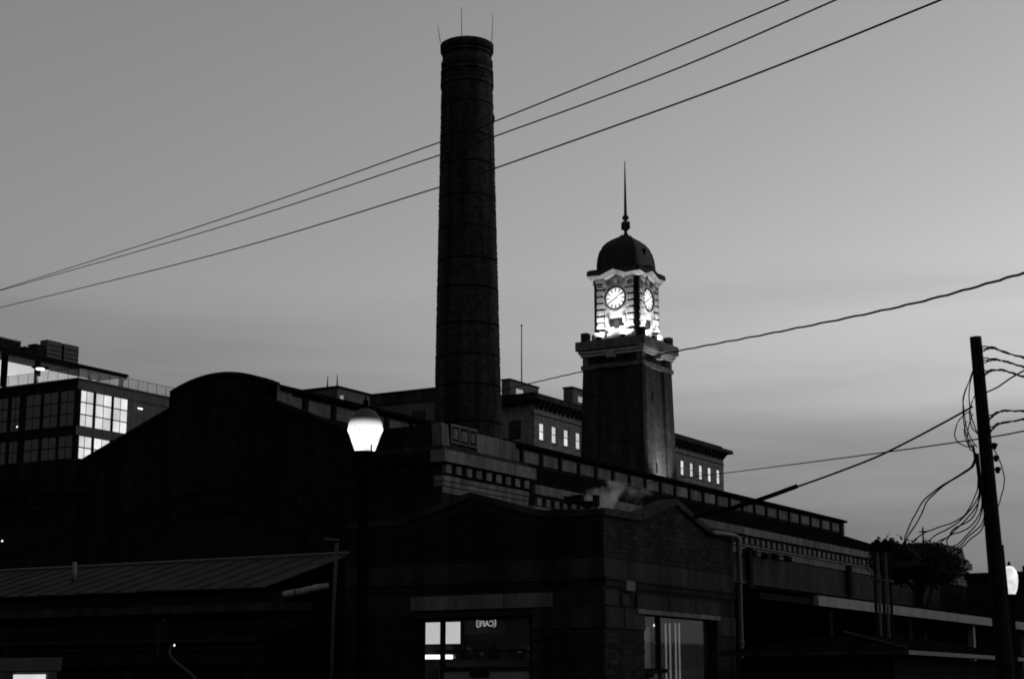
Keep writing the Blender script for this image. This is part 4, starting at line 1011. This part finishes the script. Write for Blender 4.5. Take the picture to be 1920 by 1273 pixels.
# ------------------------------------------------------------------ utility pole
UT = at(1829, 632, d=32); UB = at(1888, 1273, d=32); ud = (UT-UB)/(UT.z-UB.z); UG = UB-ud*UB.z
def up_(z): return UG+ud*z
up = thing('utility_pole', UG, 'leaning round wooden utility pole hung with loops of black cable', 'pole')
tube('pole_shaft', [up_(i*UT.z/8) for i in range(9)], .165, WOOD, up, 20, .108)
e_ = Vector((ct, st, 0))                         # across the street, to the right
for (v, off, w) in ((835, .17, .05), (858, .18, .05), (880, .19, .05)):
    z = at(1850, v, d=32).z; q = up_(z)+e_*off
    box('clamp', q.x-w*.8, q.x+w*.6, q.y-w*.7, q.y+w*.7, q.z-.07, q.z+.05, IRON, up, .012); box('clamp', q.x-w*.2, q.x+w*1.1, q.y-w*.4, q.y+w*.4, q.z-.02, q.z+.035, IRON, up)
    tube('clamp_bolt', [up_(z), q], .02, IRON, up)
tube('ground_conduit', [up_(0)+e_*.17+Vector((0, -.05, 0)), up_(2)+e_*.165+Vector((0, -.05, 0)), up_(4.4)+e_*.15+Vector((0, -.05, 0))], .03, STEELD, up, 8)
tube('ground_conduit', [up_(0)-e_*.05+Vector((-.08, -.15, 0)), up_(3)-e_*.04+Vector((-.07, -.14, 0)), up_(4.9)-e_*.03+Vector((-.06, -.13, 0))], .028, STEELD, up, 8)
def path_px(pts, d, k=8): return smooth_path([at(u, v, d=dd) if dd else at(u, v, d=d) for u, v, dd in pts], k)
def wob(pth, amp, per):
    out = []
    for i, p in enumerate(pth): out.append(p+Vector((0, 0, amp*math.sin(i*per)))+e_*amp*.5*math.cos(i*per*1.3))
    return out
# bundles leaving to the right
bund = [((1840, 655), (1860, 652), (1885, 661), (1925, 672)), ((1842, 676), (1865, 674), (1890, 679), (1925, 690)), ((1844, 702), (1858, 695), (1880, 694), (1905, 702), (1925, 708)), ((1850, 787), (1868, 775), (1885, 770), (1925, 771)), ((1852, 810), (1870, 796), (1885, 792), (1925, 785))]
for i, b_ in enumerate(bund):
    t = thing('cable_bundle', at(*b_[0], d=32), '%s twisted cable bundle leaving the utility pole to the right' % ('topmost', 'second', 'third', 'fourth', 'lowest')[i], 'cable', 'cable bundles on the pole')
    for s in range(3):
        pts = [(u+random.uniform(-1, 1), v+(s-1)*(5 if j == 0 else 1.2 if j == 1 else .6), 32-j*.9) for j, (u, v) in enumerate(b_)]
        tube('strand', wob(path_px(pts, 32, 8), .008, .9+s*.6), .013, CABLE, t, 6)
# slack loops on the left of the pole
loops = [
 [(1826, 690), (1816, 718), (1806, 745), (1808, 775), (1812, 800), (1822, 825), (1832, 838)],
 [(1824, 700), (1808, 740), (1806, 780), (1812, 815), (1824, 838)],
 [(1822, 705), (1817, 735), (1820, 775), (1828, 800), (1836, 820)],
 [(1828, 740), (1818, 770), (1822, 800), (1832, 812)],
 [(1820, 770), (1800, 785), (1790, 812), (1796, 828), (1812, 837), (1828, 835)],
 [(1812, 790), (1808, 810), (1818, 840), (1830, 850)],
 [(1824, 775), (1815, 805), (1816, 830), (1826, 845)],
 [(1850, 822), (1868, 850), (1880, 880), (1883, 905), (1876, 935), (1870, 955)],
]
for i, l_ in enumerate(loops):
    o = tube('slack_cable', wob(path_px([(u, v, 31.7+.05*j) for j, (u, v) in enumerate(l_)], 31.7), .004, .7), .011, CABLE, None, 6)
    tag(o, ('long slack cable hanging in a loop on the right of the pole' if i == 7 else '%s slack cable loop on the left of the utility pole' % ('outermost', 'long', 'inner', 'short', 'widest', 'low', 'middle')[i]), 'cable', 'slack cable loops')
# fan of service drops to the weatherheads behind
drops = [
 [(1825, 835), (1826, 865), (1812, 882), (1775, 905), (1735, 935), (1708, 980), (1697, 1020), (1725, 1050), (1672, 1052)],
 [(1826, 840), (1829, 862), (1818, 880), (1780, 903), (1742, 935), (1722, 975), (1698, 1019), (1725, 1051), (1672, 1053)],
 [(1828, 850), (1834, 900), (1828, 930), (1806, 968), (1770, 985), (1735, 998), (1708, 1022), (1725, 1052), (1672, 1054)],
 [(1828, 850), (1836, 905), (1830, 940), (1795, 980), (1760, 1000), (1735, 1020), (1725, 1053), (1672, 1055)],
 [(1830, 850), (1838, 915), (1830, 950), (1800, 985), (1772, 1010), (1755, 1024), (1725, 1054), (1672, 1056)],
 [(1832, 850), (1840, 920), (1838, 960), (1815, 990), (1790, 1000), (1765, 1012), (1748, 1024), (1725, 1055), (1672, 1057)],
 [(1834, 850), (1842, 930), (1838, 970), (1820, 995), (1792, 1022), (1765, 1028), (1725, 1056), (1672, 1058)],
 [(1834, 855), (1844, 940), (1842, 980), (1818, 1003), (1798, 1024), (1780, 1030), (1725, 1057), (1672, 1059)],
 [(1830, 860), (1836, 930), (1822, 972), (1790, 990), (1776, 1012), (1772, 1026), (1725, 1058), (1672, 1060)],
 [(1834, 860), (1846, 950), (1842, 990), (1822, 1008), (1795, 1030), (1725, 1059), (1672, 1061)],
]
for i, l_ in enumerate(drops):
    n_ = len(l_)
    o = tube('service_drop', wob(path_px([(u, v, 31.7+(j/(n_-1))**1.5*6.2) for j, (u, v) in enumerate(l_)], 32), .006, .8), .013 if i > 1 else .015, CABLE, None, 6)
    tag(o, ['outer one of two cables bowing far left from the pole to the conduits', 'inner one of two cables bowing far left from the pole to the conduits'][i] if i < 2 else '%s of eight cables fanning down from the pole into the tree, counted from the left' % ('first', 'second', 'third', 'fourth', 'fifth', 'sixth', 'seventh', 'last')[i-2], 'cable', 'service drops from the pole')

# ------------------------------------------------------------------ overhead wires
def wire(name, px, pl, r, label, group=None, wobble=0, k=10, m=CABLE):
    (ua, da), (ub, db) = pl
    A = at(ua, 900, d=da); B = at(ub, 900, d=db)
    P_ = [at(u, v, plane=((A.x, A.y), (B.x, B.y))) for u, v in px]
    pth = smooth_path(P_, k)
    if wobble: pth = [p+Vector((0, 0, wobble*math.sin(i*1.9))) for i, p in enumerate(pth)]
    o = tube(name, pth, r, m, None, 6); tag(o, label, 'wire', group); return o
plw = ((-60, 60), (1900, 17))
wire('overhead_wire', [(-60, 565), (0, 544), (400, 416), (822, 268), (928, 228), (1200, 118), (1480, 0), (1600, -52)], plw, .011, 'uppermost of three long wires sloping up across the sky', 'overhead wires')
wire('overhead_wire', [(-60, 563), (0, 545), (400, 430), (822, 292), (928, 256), (1250, 137), (1568, 0), (1690, -55)], plw, .011, 'middle of three long wires sloping up across the sky', 'overhead wires')
wire('overhead_wire', [(-60, 592), (0, 577), (400, 478), (822, 352), (928, 316), (1350, 165), (1765, 0), (1890, -54)], plw, .012, 'lowest of three long wires sloping up across the sky', 'overhead wires')
wire('overhead_cable', [(930, 735), (985, 721), (1090, 697), (1257, 661), (1450, 624), (1700, 572), (1920, 512), (2000, 488)], ((930, 71), (2000, 24)), .02, 'twisted cable crossing in front of the clock tower to the right', 'overhead cables', .008, 16)
wire('overhead_cable', [(1150, 915), (1270, 897), (1365, 886), (1620, 853), (1840, 822), (1925, 807)], ((1150, 70), (1925, 30)), .014, 'thin straight cable passing behind the utility pole low on the right', 'overhead cables')
sc_ = thing('service_cable', at(1822, 763, d=31.9), 'sagging cable with thick sleeve from the pole to the pavilion roof', 'cable')
A = at(1824, 762, d=31.85); B = at(1495, 912, d=33); C_ = at(1312, 966, d=34.6)
plc = ((A.x, A.y), (C_.x, C_.y))
tube('cable', smooth_path([at(u, v, plane=plc) for u, v in ((1824, 762), (1770, 792), (1700, 829), (1640, 858), (1560, 889), (1490, 914))], 8), .02, CABLE, sc_, 6)
tube('sleeve', smooth_path([at(u, v, plane=plc) for u, v in ((1495, 911), (1440, 931), (1390, 947), (1340, 960), (1300, 969))], 4), .045, IRON, sc_, 8)
wire('overhead_wire', [(1846, 737), (1870, 726), (1895, 709), (1925, 692)], ((1846, 31.9), (1925, 28)), .014, 'single wire rising from the utility pole to the right edge')

# ------------------------------------------------------------------ wall floodlights along the hall cornice
for i, (u, v) in enumerate(((1398, 1034), (1408, 1034), (1432, 1040), (1450, 1042), (1474, 1046))):
    p = at(u, v, x=HX1+.5); t = thing('wall_fixture', (HX1+.1, p.y, p.z), '%s dark lamp fixture under the hall cornice right of the downpipe' % ('first', 'second', 'third', 'fourth', 'fifth')[i], 'lamp', 'fixtures under the hall cornice')
    box('arm', HX1+.1, HX1+.6, p.y-.04, p.y+.04, p.z+.1, p.z+.16, IRON, t); box('head', HX1+.4, HX1+.8, p.y-.2, p.y+.2, p.z-.22, p.z+.095, PAINTD, t, .03)

# ------------------------------------------------------------------ tree behind the arcade
TC = Vector((-20.1, 62.9, 0))
tr = thing('tree', TC, 'dark rounded tree behind the arcade left of the utility pole', 'tree')
tube('trunk', [TC, TC+Vector((.05, 0, 2)), TC+Vector((-.05, .1, 4)), TC+Vector((0, 0, 5.8))], .16, BARK, tr, 10, .07)
for i in range(7):
    a = i*.9; q = TC+Vector((math.cos(a)*.9, math.sin(a)*.9, 6.0+.15*(i % 3))); tube('limb', [TC+Vector((0, 0, 4.4+.15*i)), (TC+Vector((0, 0, 5.2))+q)/2, q], .05, BARK, tr, 6, .02)
vs, fs = [], []
lobes = []
for i, (u, v) in enumerate(((1650, 1040), (1668, 1032), (1660, 1062), (1688, 1042), (1700, 1064), (1716, 1050), (1728, 1074), (1742, 1046), (1756, 1064), (1770, 1050), (1784, 1056), (1745, 1080), (1690, 1080), (1772, 1074), (1712, 1036), (1758, 1040))):
    lobes.append((at(u, v, d=63.5+(i*.37) % 1.6), .30+.10*((i*7) % 3), .26+.07*((i*5) % 3)))
for c, rx, rz_ in lobes:
    for i in range(900):
        u = random.random()*2-1; a = random.random()*6.283; rr = (random.random()**.45)*random.choice((1, 1, 1, 1, 1.3, 1.7))
        s = math.sqrt(1-u*u); q = c+Vector((s*math.cos(a)*rx*rr, s*math.sin(a)*rx*rr, u*rz_*rr))
        n1 = Vector((random.gauss(0, 1), random.gauss(0, 1), random.gauss(0, 1))).normalized(); n2 = n1.orthogonal().normalized(); l_ = random.uniform(.05, .11)
        b = len(vs); vs += [q-n1*l_, q+n2*l_*.5, q+n1*l_, q-n2*l_*.5]; fs.append((b, b+1, b+2, b+3))
mesh('crown', vs, fs, LEAF, tr, kind='stuff')

# ------------------------------------------------------------------ far church spire and far block at right
c = at(1731, 1010, d=260)
cs = thing('church_spire', (c.x, c.y, 0), 'distant slim church spire topped by a cross', 'spire')
zt = at(1731, 988, d=260).z
lathe('spire', [(1.2, 0), (.8, 3.0), (.1, zt-1.6-16)], (c.x, c.y, 16), 8, SLATE, cs, False); box('tower', c.x-1.3, c.x+1.3, c.y-1.3, c.y+1.3, 0, 16, STONED, cs)
box('cross_upright', c.x-.09, c.x+.09, c.y-.09, c.y+.09, zt-1.7, zt, IRON, cs); box('cross_arm', c.x-.55, c.x+.55, c.y-.08, c.y+.08, zt-.75, zt-.57, IRON, cs)
a = at(1812, 1076, d=120)
fb = thing('far_building', (a.x+8, a.y+10, 0), 'low dark building closing the view at the right edge', 'building')
box('walls', a.x, a.x+18, a.y, a.y+14, 0, a.z-.4, PAINTD, fb); box('parapet', a.x-.15, a.x+18.2, a.y-.15, a.y+14.1, a.z-.39, a.z+.05, STEELD, fb); box('roof_hut', a.x+3.6, a.x+6.5, a.y+1, a.y+5, a.z+.05, a.z+.5, STEELD, fb)

# ------------------------------------------------------------------ steam drifting off the pavilion roof
def steam():
    A = at(1118, 952, d=36); B = at(1245, 905, d=36)
    c = (A+B)/2
    me = bpy.data.meshes.new('steam'); bm = bmesh.new(); bmesh.ops.create_cube(bm, size=1); bmesh.ops.scale(bm, vec=(1.9, 1.3, .62), verts=bm.verts); bm.to_mesh(me); bm.free()
    o = bpy.data.objects.new('steam', me); col.objects.link(o); o.location = c; o.rotation_euler = (0, 0, YAW)
    m = bpy.data.materials.new('steam'); m.use_nodes = True; t = m.node_tree; t.nodes.remove(t.nodes['Principled BSDF'])
    pv = N(t, 'ShaderNodeVolumePrincipled'); pv.inputs['Color'].default_value = (.95, .95, .95, 1); pv.inputs['Anisotropy'].default_value = .2
    tcn = N(t, 'ShaderNodeTexCoord')
    wn_ = N(t, 'ShaderNodeTexNoise'); wn_.inputs['Scale'].default_value = 2.6; wn_.inputs['Detail'].default_value = 3; L(t, tcn.outputs['Object'], wn_.inputs['Vector'])
    w0 = N(t, 'ShaderNodeVectorMath', operation='SUBTRACT'); L(t, wn_.outputs['Color'], w0.inputs[0]); w0.inputs[1].default_value = (.5, .5, .5)
    w1 = N(t, 'ShaderNodeVectorMath', operation='SCALE'); L(t, w0.outputs[0], w1.inputs[0]); w1.inputs['Scale'].default_value = .95
    warp = N(t, 'ShaderNodeVectorMath', operation='ADD'); L(t, tcn.outputs['Object'], warp.inputs[0]); L(t, w1.outputs[0], warp.inputs[1])
    def blob(cx, cz, rx, rz_):
        mpn = N(t, 'ShaderNodeMapping'); mpn.vector_type = 'POINT'; mpn.inputs['Location'].default_value = (-cx/rx, 0, -cz/rz_); mpn.inputs['Scale'].default_value = (1/rx, 1/.5, 1/rz_)
        L(t, warp.outputs[0], mpn.inputs[0]); ln = N(t, 'ShaderNodeVectorMath', operation='LENGTH'); L(t, mpn.outputs[0], ln.inputs[0])
        mr = N(t, 'ShaderNodeMapRange'); mr.interpolation_type = 'SMOOTHSTEP'
        for i, v in ((1, .1), (2, 1.0), (3, 1.0), (4, 0.0)): mr.inputs[i].default_value = v
        L(t, ln.outputs['Value'], mr.inputs[0]); return mr.outputs[0]
    parts = [(blob(-.70, -.22, .2, .16), .8), (blob(-.52, -.05, .30, .22), 1.0), (blob(-.34, .08, .26, .18), .9), (blob(.1, .06, .6, .16), .16)]
    acc = None
    for so, w_ in parts:
        mu = N(t, 'ShaderNodeMath', operation='MULTIPLY_ADD'); L(t, so, mu.inputs[0]); mu.inputs[1].default_value = w_; mu.inputs[2].default_value = 0.0
        if acc is not None: L(t, acc, mu.inputs[2])
        acc = mu.outputs[0]; ad = mu
    nn = N(t, 'ShaderNodeTexNoise'); nn.inputs['Scale'].default_value = 3.5; nn.inputs['Detail'].default_value = 3; L(t, tcn.outputs['Object'], nn.inputs['Vector'])
    mr = N(t, 'ShaderNodeMapRange')
    for i, v in ((1, .36), (2, .62), (3, .05), (4, 1.7)): mr.inputs[i].default_value = v
    L(t, nn.outputs[0], mr.inputs[0])
    ml = N(t, 'ShaderNodeMath', operation='MULTIPLY'); L(t, ad.outputs[0], ml.inputs[0]); L(t, mr.outputs[0], ml.inputs[1])
    m2_ = N(t, 'ShaderNodeMath', operation='MULTIPLY'); L(t, ml.outputs[0], m2_.inputs[0]); m2_.inputs[1].default_value = 4.5
    L(t, m2_.outputs[0], pv.inputs['Density']); L(t, pv.outputs[0], t.nodes['Material Output'].inputs['Volume'])
    me.materials.append(m); tag(o, 'wisp of pale steam drifting over the brick pavilion parapet', 'steam', kind='stuff')
steam()
bpy.context.view_layer.update()
